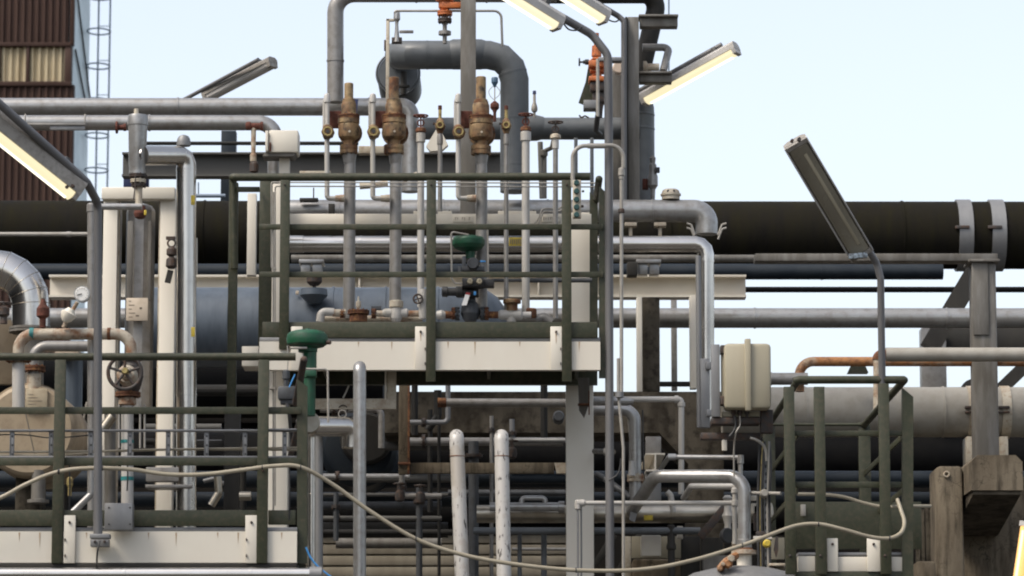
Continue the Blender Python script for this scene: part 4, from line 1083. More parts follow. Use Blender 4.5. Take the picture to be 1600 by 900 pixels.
part(t, 'cylinder', 'black', lh(456, 25.25, [(690, 4), (691, 8), (699, 8.5), (700, 6.5), (714, 6.5), (715, 8), (722, 8), (723, 5), (740, 5)], 18), box(712, 447, 748, 462, 25.25, 0.12, 0.01))
part(t, 'valve_body', 'slate', lv(735, 25.35, [(458, 7), (470, 8), (476, 13), (480, 14), (490, 15), (498, 12), (503, 8)], 20))
part(t, 'flange', 'slate', *flange_h(714.5, 490, 25.35, 11.5, 4)); part(t, 'flange', 'slate', *flange_h(754, 490, 25.35, 11.5, 4)); part(t, 'flange', 'rust', *flange_h(760, 490, 25.35, 11, 4)); part(t, 'flange', 'rust', *flange_h(709, 490, 25.35, 10, 4))
part(t, 'tag', 'dialwhite', pprism([(727, 460), (734, 461), (729, 477), (721, 477)], 25.1, 0.004)); part(t, 'tag_head', 'red', pprism([(728.5, 456.5), (735, 457.5), (734, 461), (727, 460)], 25.1, 0.004))
part(t, 'tube', 'conduit', pg([(732, 367, 25.2), (705, 362, 25.2), (706, 436, 25.2), (711, 443, 25.2), (722, 443, 25.2)], 1.5, 4, n=8)); part(t, 'tube', 'conduit', pg([(762, 345, 25.2), (763, 436, 25.2)], 1.2, n=8))
part(t, 'connector', 'bluetube', box(750, 407, 759, 409.5, 25.17, 0.02), box(740, 455, 744, 461, 25.15, 0.02))
part(t, 'bracket', 'slate', box(722, 400, 728, 432, 25.25, 0.05)); part(t, 'bracket', 'slate', box(716, 416, 721.5, 430, 25.25, 0.05))
solo('air_line', 'dark blue grey tube running right from the dark green valve behind the mid rail', 'tube', 'slate', pg([(768, 438, 25.5), (925, 438, 25.5)], 2.6, n=10), pg([(816, 438, 25.5), (925, 438, 25.5)], 3.6, n=10))
# ---- pipework along the deck
t = thing('deck_manifold', 'low manifold of pale elbows and rusty flanges along the deck, left of middle post', 'manifold', (580, 502, 25.3))
part(t, 'elbow', 'pipewhite', pg([(500, 503, 25.35), (502, 487, 25.35), (522, 488, 25.35)], 6.5, 8)); part(t, 'pipe', 'rustcream', lh(489, 25.35, [(520, 6), (540, 6)], 12), lh(490, 25.35, [(588, 5), (660, 5)], 12), lh(498, 25.45, [(500, 5), (660, 5)], 12))
part(t, 'flanged_valve', 'rust', *flange_v(560, 488, 25.3, 17, 6, 10), lv(560, 25.3, [(490, 10), (494, 14), (503, 14)], 16)); part(t, 'flange', 'rust', *flange_h(584, 490, 25.35, 8, 4)); part(t, 'flange', 'rust', *flange_h(535, 490, 25.35, 7, 4))
part(t, 'spindle', 'cream', lv(560, 25.3, [(463, 1), (470, 1.4), (471, 4), (479, 4), (482, 2.5), (486, 5)], 12)); part(t, 'tee', 'pipewhite', lv(619, 25.35, [(480, 8), (487, 10), (498, 9), (503, 6)], 16), lh(489, 25.35, [(598, 5), (602, 7), (636, 7), (638, 5)], 14)); part(t, 'coupling', 'cream', lv(619, 25.35, [(470, 9.5), (471, 11), (480, 11), (481, 9)], 18))
part(t, 'upright', 'pipewhite', lv(661, 25.3, [(452, 5), (458, 6.5), (470, 6), (488, 7), (498, 6)], 14)); part(t, 'handwheel', 'blackiron', *wheel_face(653, 467, 25.26, 7, 1.4, 4)); part(t, 'upright_end', 'slate', lh(484, 25.6, [(580, 6), (596, 6)], 12))
t = thing('deck_manifold', 'low manifold of white fittings with a rusty elbow, right of the dark green valve', 'manifold', (805, 502, 25.3))
part(t, 'pipe', 'rust', lh(492, 25.35, [(682, 6), (708, 6)], 12), lh(492, 25.35, [(762, 5.5), (780, 5.5)], 12)); part(t, 'fitting', 'pipewhite', lh(492, 25.35, [(778, 5), (782, 8), (814, 8), (817, 5), (830, 5)], 16), lv(799, 25.35, [(486, 8), (503, 7)], 14)); part(t, 'reducer', 'pipewhite', lh(492, 25.3, [(682, 6), (690, 8), (696, 5)], 14))
part(t, 'valve_cap', 'valverust', lv(800, 25.35, [(468, 13), (470, 14), (474, 14), (475, 9), (486, 9)], 18)); part(t, 'elbow', 'rust', lv(829, 25.42, [(482, 8), (484, 9.5), (495, 9.5), (497, 7)], 14)); part(t, 'end_fitting', 'greypaint', pg([(836, 500, 25.5), (850, 494, 25.5), (862, 503, 25.5)], 6, 6))

# ================================================================== lower left platform
LD = 0.9
R = thing('guard_railing', 'olive green guard railing along the lower left platform, tall lamp pole before it', 'railing', (230, 825, 23.0))
part(R, 'top_rail', 'olive', pg([(-120, 557.5, 23.02), (462, 557.5, 23.02)], 6.0))
part(R, 'mid_rail', 'olive', obox(P(-120, 641.5, 23.03), P(470, 641.5, 23.03), 0.012, 0.046)); part(R, 'lower_rail', 'olive', obox(P(-120, 721.5, 23.03), P(470, 721.5, 23.03), 0.012, 0.05))
for x in (91.5, 410.5):
    part(R, 'post', 'olive', flatpost(x, 562, 880, 22.97, 17)); part(R, 'bolt', 'blackiron', bolt(x, 735, 22.97, 2))
part(R, 'post', 'olive', angled_post(464, 480, 592, 880, 23.05, 0.05, 12))
part(R, 'side_rail', 'blackiron', tube([P(475, 562, 23.05), P(462, 630, 23.9)], 0.024, dome0=True)); part(R, 'side_rail', 'blackiron', tube([P(470, 650, 23.08), P(452, 720, 23.9)], 0.02))
part(R, 'toe_board', 'olive', box(-120, 797, 403, 822, 23.0, 0.012)); part(R, 'toe_board', 'olive', box(419, 797, 462, 820, 23.05, 0.012))
part(R, 'end_bar', 'galv', obox(P(418, 671, 23.06), P(464, 671, 23.06), 0.012, 0.012))
U = thing('railed_platform', 'lower left platform with a white edge channel', 'platform', (230, 880, 23.0))
xa, xb = P(-120, 850, 23).x, P(464, 850, 23).x
part(U, 'deck', 'galv', wbox((xa, 23.02, P(230, 830, 23).z), (xb, 23.02 + LD + 0.1, P(230, 823.5, 23).z), 0.004))
cz = (P(230, 830.5, 23).z + P(230, 879, 23).z) / 2
part(U, 'channel_beam', 'white', section((xa, 23.0, cz), (xb, 23.0, cz), [(-a, b) for a, b in U_sec(48.5 * S(23), 0.08)]))
part(U, 'rear_beam', 'olive', section((xa, 23.0 + LD, cz), (xb, 23.0 + LD, cz), [(-a, b) for a, b in U_sec(48.5 * S(23), 0.08)]))
for x0, x1 in ((99.5, 117.5), (383, 402.5)):
    q = part(U, 'splice_plate', 'white', box(x0, 805, x1, 880, 22.975, 0.022)); part(q, 'bolt', 'blackiron', bolt((x0 + x1) / 2, 816, 22.975, 2.2))
    for yy in (843, 868): part(q, 'bolt', 'blackiron', box(x0 + 1, yy - 2, x0 + 2.6, yy + 2, 22.965, 0.012, 0))
for cx_, cy_, L_n in ((30, 832, 14), (62, 832, 24), (135, 832, 10), (232, 832, 12), (275, 832, 22), (340, 832, 9), (372, 832, 18), (440, 832, 12)):
    part(U, 'rust_run', 'ruststain', pprism([(cx_ - 1.2, cy_), (cx_ + 1.4, cy_), (cx_ + 0.5, cy_ + L_n * 0.7), (cx_, cy_ + L_n)], 22.9985, 0.001))
part(U, 'bottom_plate', 'darksteel', wbox((xa, 22.99, P(230, 889, 23).z), (xb, 23.0 + LD, P(230, 880, 23).z), 0.004))
# cable tray
t = thing('cable_tray', 'galvanised perforated cable tray fixed behind the low railing', 'cable tray', (220, 716, 23.1))
part(t, 'side_strip', 'galv', obox(P(-120, 673, 23.1), P(470, 673, 23.1), 0.06, 0.012)); part(t, 'side_strip', 'galv', obox(P(-120, 714.5, 23.1), P(470, 714.5, 23.1), 0.06, 0.012))
part(t, 'cable', 'hose', cable([(-120, 707, 23.16), (60, 706, 23.16), (160, 705, 23.16), (300, 702, 23.16), (470, 703, 23.16)], 0.008)); part(t, 'cable', 'hose', cable([(-120, 711, 23.14), (100, 710, 23.14), (200, 703, 23.14), (470, 699, 23.14)], 0.005)); part(t, 'cable', 'black', cable([(-120, 684, 23.14), (20, 679, 23.14), (80, 684, 23.14), (140, 680, 23.14)], 0.004))
for x in (-43, 19, 80, 142, 203, 263, 323, 383, 445):
    part(t, 'rung', 'galv', box(x - 3, 675, x + 3, 713, 23.09, 0.02), box(x - 4, 673, x - 3, 715, 23.085, 0.02))
    for yy in range(680, 712, 7): part(t, 'slot', 'black', box(x - 1.2, yy, x + 1.6, yy + 2.8, 23.087, 0.004, 0)) if yy in (680, 694, 708) else None
t = solo('grey_junction_box', 'flat grey galvanised box at the foot of the left lamp pole', 'box', 'galv', box(163, 786, 207, 828, 22.86, 0.1, 0.006))
for x, y in ((170, 819), (203, 819), (170, 793), (203, 793)): part(t, 'screw', 'darksteel', bolt(x, y, 22.86, 1.5, 0.004))

# ================================================================== lower left pipework
t = solo('cladded_elbow', 'big mitred aluminium elbow pipe at the left edge above the tan drum', 'pipe', 'alum', pg([(-120, 420, 25.6), (48, 420, 25.6), (48, 512, 25.6)], 30, 58, seg=5, n=36))
part(t, 'flange', 'weathered', *flange_v(48, 516, 25.6, 34, 8, 12)); part(t, 'lower_pipe', 'weathered', pg([(48, 518, 25.6), (48, 700, 25.6)], 20))
cpt = fillet(pts((-120, 420, 25.6), (48, 420, 25.6), (48, 512, 25.6)), 58 * S(25.6), 5)
for i in range(1, len(cpt) - 1):
    tn = (cpt[i + 1] - cpt[i - 1]).normalized()
    part(t, 'seam', 'alumdull', torus(cpt[i], tn, 30.2 * S(25.6), 0.5 * S(25.6), 36, 6))
t = pipe('cream_pipe', 'weathered cream pipe bending down at both ends above the tan drum', 'pipe', 'rustcream', [(29, 575, 24.2), (29, 522, 24.2), (204, 522, 24.2), (206, 575, 24.2)], 9, 24)
part(t, 'paint_ring', 'teal', lh(521.5, 24.2, [(46.5, 9), (46.5, 9.6), (53, 9.6), (53, 9)], 20)); part(t, 'weld_ring', 'rust', lh(521.5, 24.2, [(168, 9), (168, 9.8), (173, 9.8), (173, 9)], 20))
part(t, 'flange', 'rust', *flange_v(29, 561, 24.2, 20, 8, 8)); part(t, 'lower_pipe', 'pipewhite', pg([(29, 568, 24.2), (29, 640, 24.2)], 10))
t = pipe('grey_bent_pipe', 'dull grey bent pipe just behind and below the cream pipe', 'pipe', 'greypaint', [(52, 590, 24.7), (52, 541, 24.7), (146, 541, 24.7)], 8.5, 22)
part(t, 'flange', 'rust', *flange_v(53, 576, 24.7, 18, 8, 8)); part(t, 'lower_pipe', 'rustcream', pg([(53, 585, 24.7), (53, 640, 24.7)], 11))
t = thing('pressure_gauge', 'round white pressure gauge tilted on the cream pipe', 'gauge', (107, 513, 24.1))
part(t, 'stem', 'rustcream', pg([(99, 512, 24.15), (108, 494, 24.15), (121, 472, 24.12)], 3.2, 6, n=10))
part(t, 'siphon', 'white', lathe(P(101, 503, 24.12), (0.45, 0, 0.9), [(0, 4 * S(24)), (0.02, 9 * S(24)), (0.05, 12 * S(24)), (0.065, 12.5 * S(24)), (0.075, 9 * S(24)), (0.1, 6 * S(24))], 16))
q = part(t, 'dial', 'dialwhite', ld(128, 459, 24.0, [(0, 10.5), (0.003, 11)], 30)); part(t, 'case', 'silver', ld(128, 459, 24.003, [(0.0, 11.2), (0.0, 12.6), (0.05, 12.6), (0.05, 4)], 30))
part(q, 'needle', 'black', obox(P(128, 459, 23.996), P(121, 461, 23.996), 0.002, 0.006, bev=0)); part(q, 'scale', 'signtext', *[obox(P(128 + 8.0 * math.cos(a), 459 - 8.0 * math.sin(a), 23.997), P(128 + 9.6 * math.cos(a), 459 - 9.6 * math.sin(a), 23.997), 0.002, 0.003, bev=0) for a in [math.radians(225 - 27 * k) for k in range(11)]])
t = thing('air_vent', 'brown red vent plug on the cream pipe beside the aluminium elbow', 'vent', (67, 513, 24.2))
part(t, 'body', 'redrust', lv(67, 24.2, [(467, 3), (475, 5), (482, 10), (494, 10), (498, 5), (512, 5)], 14)); part(t, 'tip', 'conduit', lv(67, 24.2, [(455, 2.5), (466, 3)], 10))
# the gate valve
t = thing('gate_valve', 'valve with a big black spoked handwheel facing out behind the low railing', 'valve', (206, 620, 24.1))
part(t, 'handwheel', 'blackiron', *wheel_face(195, 582, 23.75, 26, 3.0, 5, 0.32)); part(t, 'hub', 'brass', ld(195, 579, 23.72, [(0, 4), (0.02, 5.5), (0.06, 5.5)], 16))
part(t, 'spindle', 'blackiron', tube([P(195, 580, 23.76), P(206, 584, 24.15)], 0.014)); part(t, 'body', 'blackiron', lv(206, 24.2, [(562, 10), (572, 16), (590, 18), (606, 14), (612, 11)], 18)); part(t, 'bonnet', 'rustcream', ld(197, 585, 24.0, [(0, 12), (0.04, 16), (0.12, 16)], 18)); part(t, 'yoke', 'rustcream', ld(195, 583, 23.85, [(0, 5), (0.1, 6), (0.15, 9)], 12))
part(t, 'flange', 'rust', *flange_v(200, 616.5, 24.2, 20, 7, 8)); part(t, 'upper_flange', 'rustcream', *flange_v(206, 560, 24.2, 17, 5, 8))
t = pipe('drop_pipe', 'pale drop pipe with two teal rings below the black handwheel valve', 'pipe', 'pipewhite', [(199, 620, 24.2), (199, 830, 24.2)], 9.5)
part(t, 'ring', 'teal', band_v(199, 748, 24.2, 9.5, 6, 0.6)); part(t, 'ring', 'teal', band_v(199, 690, 24.2, 9.5, 5, 0.6)); part(t, 'collar', 'rustcream', lv(199, 24.2, [(622, 14), (632, 14), (634, 10)], 16))
pipe('drop_pipe', 'dull brown drop pipe left of the teal ringed pipe', 'pipe', 'weathered', [(172, 640, 24.5), (172, 830, 24.5)], 9)
pipe('jumper_pipe', 'slanting silver pipe joint under the handwheel', 'pipe', 'alumdull', [(160, 672, 24.3), (176, 650, 24.3)], 8)
pipe('drain_pipe', 'slanting grey drain pipe bending off the pale upright at the toe board', 'pipe', 'silver', [(143, 690, 24.0), (143, 772, 24.0), (108, 806, 24.0)], 5.4, 5)
for k, (x, y0, y1) in enumerate(((219, 630, 700), (226, 632, 700), (186, 632, 700))):
    solo('stud_bolt', 'slim threaded stud rod beside the pale drop pipe, %s' % ('left of it', 'far right of it', 'behind the lamp pole')[(1, 2, 0)[k] - 1 if k != 2 else 2], 'rod', 'conduit', pg([(x, y0, 24.15), (x, y1, 24.15)], 1.6, n=8), group='stud rods by the drop pipe')
t = thing('tan_drum', 'large tan drum end with a data plate behind the low railing at left', 'drum', (45, 745, 24.6))
part(t, 'shell', 'tan', ld(45, 672, 24.75, [(0, 74), (0.9, 74)], 48)); part(t, 'head', 'tan', ld(45, 672, 24.66, [(0, 66), (0.02, 70.5), (0.05, 73), (0.09, 73.5)], 48))
q = part(t, 'data_plate', 'tanplate', box(40, 607, 74, 643, 24.64, 0.02)); part(q, 'lettering', 'signtext', *[box(44, 616 + 5 * k, 52 + (k * 7) % 16, 616.8 + 5 * k, 24.6385, 0.002, 0) for k in range(5)])
part(t, 'seam', 'weathered', *[obox(P(40 - 10 + 30 * f, 600 + 140 * f, 24.657), P(40 - 10 + 30 * (f + 0.25), 600 + 140 * (f + 0.25), 24.657), 0.003, 0.004, bev=0) for f in (0.15, 0.4, 0.65)])
part(t, 'saddle', 'concretedark', box(24, 742, 60, 800, 24.9, 0.4), box(40, 796, 76, 803, 24.8, 0.5))
solo('tan_sheet', 'tan sheet panel at the left edge behind the cream pipe', 'panel', 'tan', box(-60, 500, 24, 600, 25.9, 0.08), box(24, 494, 33, 600, 25.85, 0.1))
solo('slim_post', 'pale slim grey upright just left of the lamp pole', 'post', 'greypaint', pg([(143, 830, 24.3), (143, 326, 24.3)], 6.5), lv(143, 24.3, [(318, 6), (320, 7.5), (331, 7.5), (332, 6)], 14))
pipe('crossover_pipe', 'short grey pipe crossing from the slim upright to the silver vent pot', 'pipe', 'silver', [(143, 323, 24.35), (222, 323, 24.35)], 5.2)
# white goal post frame
t = thing('goal_post_support', 'white steel goal post frame behind the left lamp', 'steel frame', (216, 800, 25.2))
part(t, 'cross_beam', 'white', box(158.5, 292, 273.5, 311, 25.15, 0.1, 0.01)); part(t, 'leg', 'white', wbox((P(159, 500, 25.2).x, 25.2, 0), (P(181, 500, 25.2).x, 25.32, P(170, 312.5, 25.2).z), 0.005)); part(t, 'leg', 'white', wbox((P(248, 500, 25.2).x, 25.2, 0), (P(272.5, 500, 25.2).x, 25.32, P(260, 312.5, 25.2).z), 0.005)); part(t, 'leg_flange', 'cream', wbox((P(181, 500, 25.2).x + .001, 25.25, 0), (P(183.5, 500, 25.2).x, 25.4, P(170, 312.5, 25.2).z), 0.003), wbox((P(245, 500, 25.2).x, 25.25, 0), (P(248, 500, 25.2).x - .001, 25.4, P(260, 312.5, 25.2).z), 0.003))
# finned grey tube standing in the frame
t = thing('grey_pot', 'dull grey ribbed upright tank inside the white frame with a white notice', 'tank', (218, 640, 25.2))
part(t, 'shell', 'greypaint', lv(218, 25.35, [(318, 4), (322, 17), (328, 21.5), (332, 22.5), (640, 22.5)], 10)); part(t, 'strip', 'weathered', box(198, 345, 207, 500, 25.2, 0.02), box(231, 345, 236, 470, 25.22, 0.02))
q = part(t, 'notice', 'signwhite', box(197, 465.5, 231, 501, 25.17, 0.012, 0.006)); part(q, 'lettering', 'signtext', *[box(201, 470 + 6.2 * k, 205 + (k * 5) % 9, 471 + 6.2 * k, 25.1685, 0.002, 0) for k in range(5)], box(218, 480, 222, 483, 25.1685, 0.002, 0), box(212, 492, 217, 494.5, 25.1685, 0.002, 0))
# silver vent pot
t = thing('vent_pot', 'silver upright vent pot standing over the white frame', 'vent', (216, 330, 24.6))
part(t, 'pot', 'silver', lv(215, 24.6, [(179, 8), (180, 15), (184, 16), (196, 16), (197, 15), (258, 13.5), (262, 12.5), (272, 13)], 24)); part(t, 'spout', 'cream', lv(213, 24.6, [(170, 3.5), (180, 4)], 12))
part(t, 'flange', 'blackiron', *flange_v(216, 275, 24.6, 14, 4, 8)); part(t, 'gasket', 'cream', *flange_v(216, 283, 24.6, 12.5, 5, 8)); part(t, 'lower_flange', 'blackiron', *flange_v(217, 290, 24.6, 12, 3, 8)); part(t, 'neck', 'cream', lv(217, 24.6, [(291, 5.5), (318, 5.5), (320, 7), (332, 7)], 14)); part(t, 'valve', 'redrust', lv(219, 24.55, [(322, 8), (334, 10), (340, 8), (342, 4)], 12)); part(t, 'tag', 'yellow', box(225, 328, 229, 336, 24.5, 0.01)); part(t, 'lead', 'blackiron', cable([(212, 270, 24.5), (211, 290, 24.5), (209, 312, 24.5)], 0.005))
# aluminium clad crossover and its downpipe
t = thing('cladded_pipe', 'shiny aluminium clad pipe with a flat crossover head falling through the white frame', 'pipe', (290, 800, 24.9))
part(t, 'run', 'alum', pg([(222, 243, 24.6), (291, 243, 24.9), (291, 830, 24.9)], 15.8, 13, seg=2, seams=0.8, seam_h=0.0025, n=28)); part(t, 'dome', 'galv', lv(287, 24.9, [(211, 3), (213, 7.5), (217, 10), (222, 11), (228, 11)], 20)); part(t, 'taper', 'alum', lathe(P(222, 243, 24.6), (-1, 0, 0), [(0, 15 * S(24.6)), (0.02, 13 * S(24.6)), (0.035, 9 * S(24.6))], 24))
for yy in (312, 518): part(t, 'label', 'yellow', box(296, yy - 7, 304.5, yy + 8, 24.842, 0.004, 0.001))
t = thing('hanging_valve', 'black chained valve hanging on the white frame leg', 'valve', (265, 430, 24.95))
part(t, 'handle', 'blackiron', box(259, 369, 274, 374, 24.98, 0.03), torus(P(268, 380, 24.98), (0, 1, 0), 6 * S(25), 1.5 * S(25), 16, 6)); part(t, 'body', 'blackiron', lv(268, 24.98, [(386, 5), (390, 8), (398, 8), (401, 4), (405, 8), (416, 9), (420, 5)], 12)); part(t, 'tag', 'darksteel', pprism([(262, 421), (271, 423), (266, 443), (257, 441)], 24.98, 0.01))
pipe('short_rail', 'slim white rod right of the aluminium downpipe', 'rod', 'white', [(307, 372, 25.0), (307, 428, 25.0)], 1.6, n=8)
t = thing('angle_valve', 'rusty angle valve on the lower grey pipe beside the white cabinet', 'valve', (398, 280, 26.2))
part(t, 'head', 'redrust', lh(197, 26.2, [(384, 5), (386, 7), (391, 7), (392, 5), (406, 5), (407, 7), (411, 7)], 14)); part(t, 'stem', 'rustcream', lv(396, 26.2, [(200, 4), (240, 3.6), (242, 5), (252, 5), (254, 3)], 12)); part(t, 'lower_body', 'blackiron', lv(397, 26.2, [(252, 4), (256, 7), (268, 7), (270, 4), (282, 5)], 12))
t = thing('white_cabinet', 'small white cabinet hung below the end of the lower grey pipe', 'cabinet', (440, 243, 26.0))
part(t, 'housing', 'white', box(420, 203, 466, 238, 26.0, 0.22, 0.012)); part(t, 'door', 'white', box(414.5, 204, 419, 236, 25.98, 0.2, 0.004)); part(t, 'lower_part', 'weathered', pprism([(413, 238.5), (463, 238.5), (458, 244), (410, 244)], 26.02, 0.2)); part(t, 'bracket', 'white', box(436, 243, 452, 290, 26.1, 0.08)); part(t, 'hinge', 'redrust', box(421, 222, 423.5, 236, 25.985, 0.02))
# small things in the shade behind the low railing
solo('valve_lump', 'small alum elbow stub low behind the cable tray', 'pipe', 'alumdull', pg([(340, 745, 25.2), (342, 770, 25.2), (330, 790, 25.2)], 6, 8), group='')
solo('stub_flange', 'stub of silver pipe low beside the railing post near the green valve', 'pipe', 'alumdull', lh(775, 25.3, [(374, 7), (392, 7)], 14))
solo('bolted_collar', 'grey collar bracket around the aluminium downpipe foot', 'bracket', 'greypaint', box(228, 730, 303, 752, 24.85, 0.1), box(227, 757, 300, 762, 24.8, 0.2))
solo('dark_stand', 'dark steel stand behind the cable tray', 'post', 'darksteel', box(350, 640, 374, 800, 25.6, 0.1), box(300, 688, 350, 700, 25.7, 0.05))
solo('brass_fitting', 'small bright fitting low beside the left railing post', 'fitting', 'brass', lv(109, 24.4, [(745, 2), (748, 5), (758, 5), (762, 3), (775, 3)], 10))
solo('drum_support', 'dark flanged leg under the tan drum', 'leg', 'weathered', lv(60, 24.7, [(735, 11), (780, 11), (781, 17), (786, 17)], 16))

# more of the half hidden pipework in the shade
SH = 'half hidden dark pipes behind the low railing'
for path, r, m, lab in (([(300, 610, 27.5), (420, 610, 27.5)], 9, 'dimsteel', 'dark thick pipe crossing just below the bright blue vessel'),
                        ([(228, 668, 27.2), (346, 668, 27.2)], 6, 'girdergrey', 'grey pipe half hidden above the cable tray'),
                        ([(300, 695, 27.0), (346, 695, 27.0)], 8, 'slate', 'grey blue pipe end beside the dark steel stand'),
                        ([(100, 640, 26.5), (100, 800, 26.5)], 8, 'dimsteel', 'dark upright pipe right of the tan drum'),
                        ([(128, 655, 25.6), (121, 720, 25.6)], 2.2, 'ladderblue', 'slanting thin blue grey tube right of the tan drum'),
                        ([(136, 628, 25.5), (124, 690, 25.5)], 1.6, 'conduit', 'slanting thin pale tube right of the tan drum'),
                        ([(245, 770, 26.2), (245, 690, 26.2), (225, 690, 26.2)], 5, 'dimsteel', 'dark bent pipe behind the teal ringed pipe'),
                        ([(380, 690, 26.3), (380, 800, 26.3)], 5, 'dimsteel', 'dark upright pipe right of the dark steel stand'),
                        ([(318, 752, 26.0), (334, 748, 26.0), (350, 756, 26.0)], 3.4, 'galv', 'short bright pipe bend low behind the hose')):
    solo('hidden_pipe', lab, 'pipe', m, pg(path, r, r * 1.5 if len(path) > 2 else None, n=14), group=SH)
for x, y0, y1, lab in ((108.5, 722, 800, 'thin black lead hanging from the tray beside the left post'), (199, 716, 767, 'thin black lead hanging from the tray over the teal ringed pipe'), (452, 722, 812, 'black lead hanging from the tray end beside the green valve')):
    solo('hanging_lead', lab, 'cable', 'black', cable([(x, y0, 23.05), (x + 0.6, (y0 + y1) / 2, 23.04), (x - 0.5, y1, 23.05)], 0.005), group='leads hanging from the cable tray')
t = thing('edge_valve', 'small black valve with handwheel at the far left edge under the aluminium elbow', 'valve', (6, 505, 25.0)); part(t, 'body', 'blackiron', lv(6, 25.0, [(478, 4), (482, 9), (492, 9), (496, 5), (506, 6)], 12)); part(t, 'handwheel', 'blackiron', *wheel_flat(6, 474, 25.0, 12, 1.5))
solo('pale_gap_wall', 'pale block glimpsed under the grey bent pipe', 'block', 'signwhite', box(86, 546, 123, 554, 26.6, 0.2)); solo('blue_tank', 'upright pale blue grey tank glimpsed behind the left railing post', 'tank', 'bluevessel', lv(114, 26.8, [(554, 12), (556, 15), (640, 15)], 24))
solo('beam_stub', 'short white beam end sticking out left of the upper platform', 'beam', 'white', box(378, 541, 404, 572, 25.35, 0.3), group=None)
# ================================================================== hanging hose across the front
solo('hanging_hose', 'long pale hose sagging across the whole foreground', 'hose', 'hose',
     cable([(-60, 800, 22.85), (0, 778, 22.85), (40, 757, 22.85), (84, 739, 22.85), (130, 732, 22.85), (200, 733, 22.88), (260, 741, 22.9), (320, 741, 22.9), (380, 734, 22.9), (430, 728, 22.9), (470, 730, 22.92), (520, 757, 23.0), (580, 800, 23.05), (650, 842, 23.1), (720, 866, 23.15), (800, 881, 23.2), (900, 891, 23.3), (1000, 890, 23.4), (1080, 876, 23.5), (1160, 852, 23.7), (1210, 833, 23.8), (1246, 821, 23.9), (1280, 819, 23.92), (1320, 828, 23.95), (1360, 839, 24.0), (1390, 841, 24.05), (1408, 832, 24.1), (1413, 816, 24.15), (1408, 798, 24.2), (1402, 780, 24.25)], 0.0135, 12))
hh = bpy.data.objects['hanging_hose']
for x, y, d in ((1279, 819, 23.92), (91, 737, 22.85), (92.5, 736.5, 22.85), (160, 731, 22.86), (410, 730.5, 22.9), (470, 730.5, 22.92), (650, 842, 23.1), (900, 891, 23.3), (1160, 852, 23.7), (1390, 841, 24.05)):
    part(hh, 'tie', 'black', torus(P(x, y, d), (1, 0, 0.05), 3.6 * S(d), 0.9 * S(d), 14, 6))
solo('hose_piece', 'shorter pale hose looping behind the right railing cage', 'hose', 'hose', cable([(1246, 772, 25.2), (1290, 773, 25.2), (1320, 777, 25.2), (1350, 786, 25.2), (1380, 792, 25.2), (1410, 791, 25.2), (1454, 791, 25.4)], 0.0125, 10))
solo('blue_hose', 'thin blue tube trailing past the clad pipe at bottom', 'tube', 'bluetube', cable([(478, 855, 22.95), (486, 872, 22.95), (500, 888, 22.95), (522, 905, 22.95)], 0.006))

# ================================================================== lower centre
t = thing('diaphragm_valve', 'bright green mushroom shaped diaphragm valve between the two railed platforms', 'valve', (482, 650, 24.3))
part(t, 'diaphragm', 'green', lv(480, 24.3, [(516, 8), (517, 20), (519, 27), (523, 31), (529, 32.5), (534, 32), (538, 31), (542, 25), (544, 17), (546, 14)], 36)); part(t, 'vent_plug', 'green', lv(481, 24.3, [(513, 3), (517, 4)], 10)); part(t, 'flange', 'green', lv(481, 24.3, [(545, 15), (550, 15), (551, 12)], 20)); part(t, 'neck', 'green', lv(484, 24.3, [(550, 10.5), (590, 10.5), (592, 9), (650, 9)], 20), box(478, 578, 494, 588, 24.24, 0.1))
part(t, 'rim', 'blackiron', torus(P(480, 540, 24.3), (0, 0, 1), 26 * S(24.3), 1.5 * S(24.3), 30, 6)); part(t, 'fitting', 'blackiron', lh(535, 24.25, [(509, 2), (511, 3.5), (516, 3.5), (518, 1.5)], 8)); part(t, 'bracket', 'conduit', box(453, 541.5, 480, 545, 24.2, 0.03))
part(t, 'positioner', 'slate', box(434, 603, 462, 624, 24.1, 0.12, 0.012), lv(447, 24.15, [(578, 3), (580, 6), (592, 6), (594, 4), (604, 4)], 14), box(438, 624, 458, 631, 24.12, 0.08)); part(t, 'tube', 'conduit', pg([(474, 576.5, 24.1), (512, 576.5, 24.1), (513, 660, 24.1)], 1.7, 6, n=8)); part(t, 'tube', 'bluetube', cable([(452, 605, 24.08), (456, 596, 24.08), (461, 585, 24.08)], 0.005)); part(t, 'tube', 'conduit', cable([(449, 540, 24.15), (450, 560, 24.15), (449, 580, 24.15)], 0.004)); part(t, 'lead', 'black', cable([(448, 630, 24.1), (452, 650, 24.1), (455, 690, 24.2), (452, 720, 24.2)], 0.012))
pipe('bent_pipe', 'tall silver grey vent pipe with a bent over top, front of the upper platform', 'pipe', 'silver', [(562, 600, 24.4), (562, 574, 24.35), (562, 574, 23.7), (562, 925, 23.7)], 9.6, 10, n=22)
bb = bpy.data.objects['bent_pipe']; part(bb, 'weld_ring', 'silver', band_v(562, 597, 23.7, 9.6, 1.5, 0.7))
WP = 'white peeling pipes with bent over tops'
for x0, x1, lab in ((713.5, 722, 'white pipe with black peeling specks and bent over top, left of the pair'), (783.5, 787, 'white pipe with black peeling streaks and bent over top, right of the pair')):
    o = pipe('peeling_pipe', lab, 'pipe', 'peeling', [(x1 + 1, 925, 23.6), (x0, 682, 23.75), (x0, 682, 24.4), (x0, 700, 24.5)], 11.3, 11.5, n=22, group=WP)
    part(o, 'weld_ring', 'rust', torus(P(x0 + 0.8, 713, 23.73), (0, 0, 1), 11.2 * S(23.7), 0.8 * S(23.7), 26, 6))
t = thing('cladded_header', 'shiny aluminium pipe end with a flat disc cap below the green valve', 'pipe', (520, 690, 24.6))
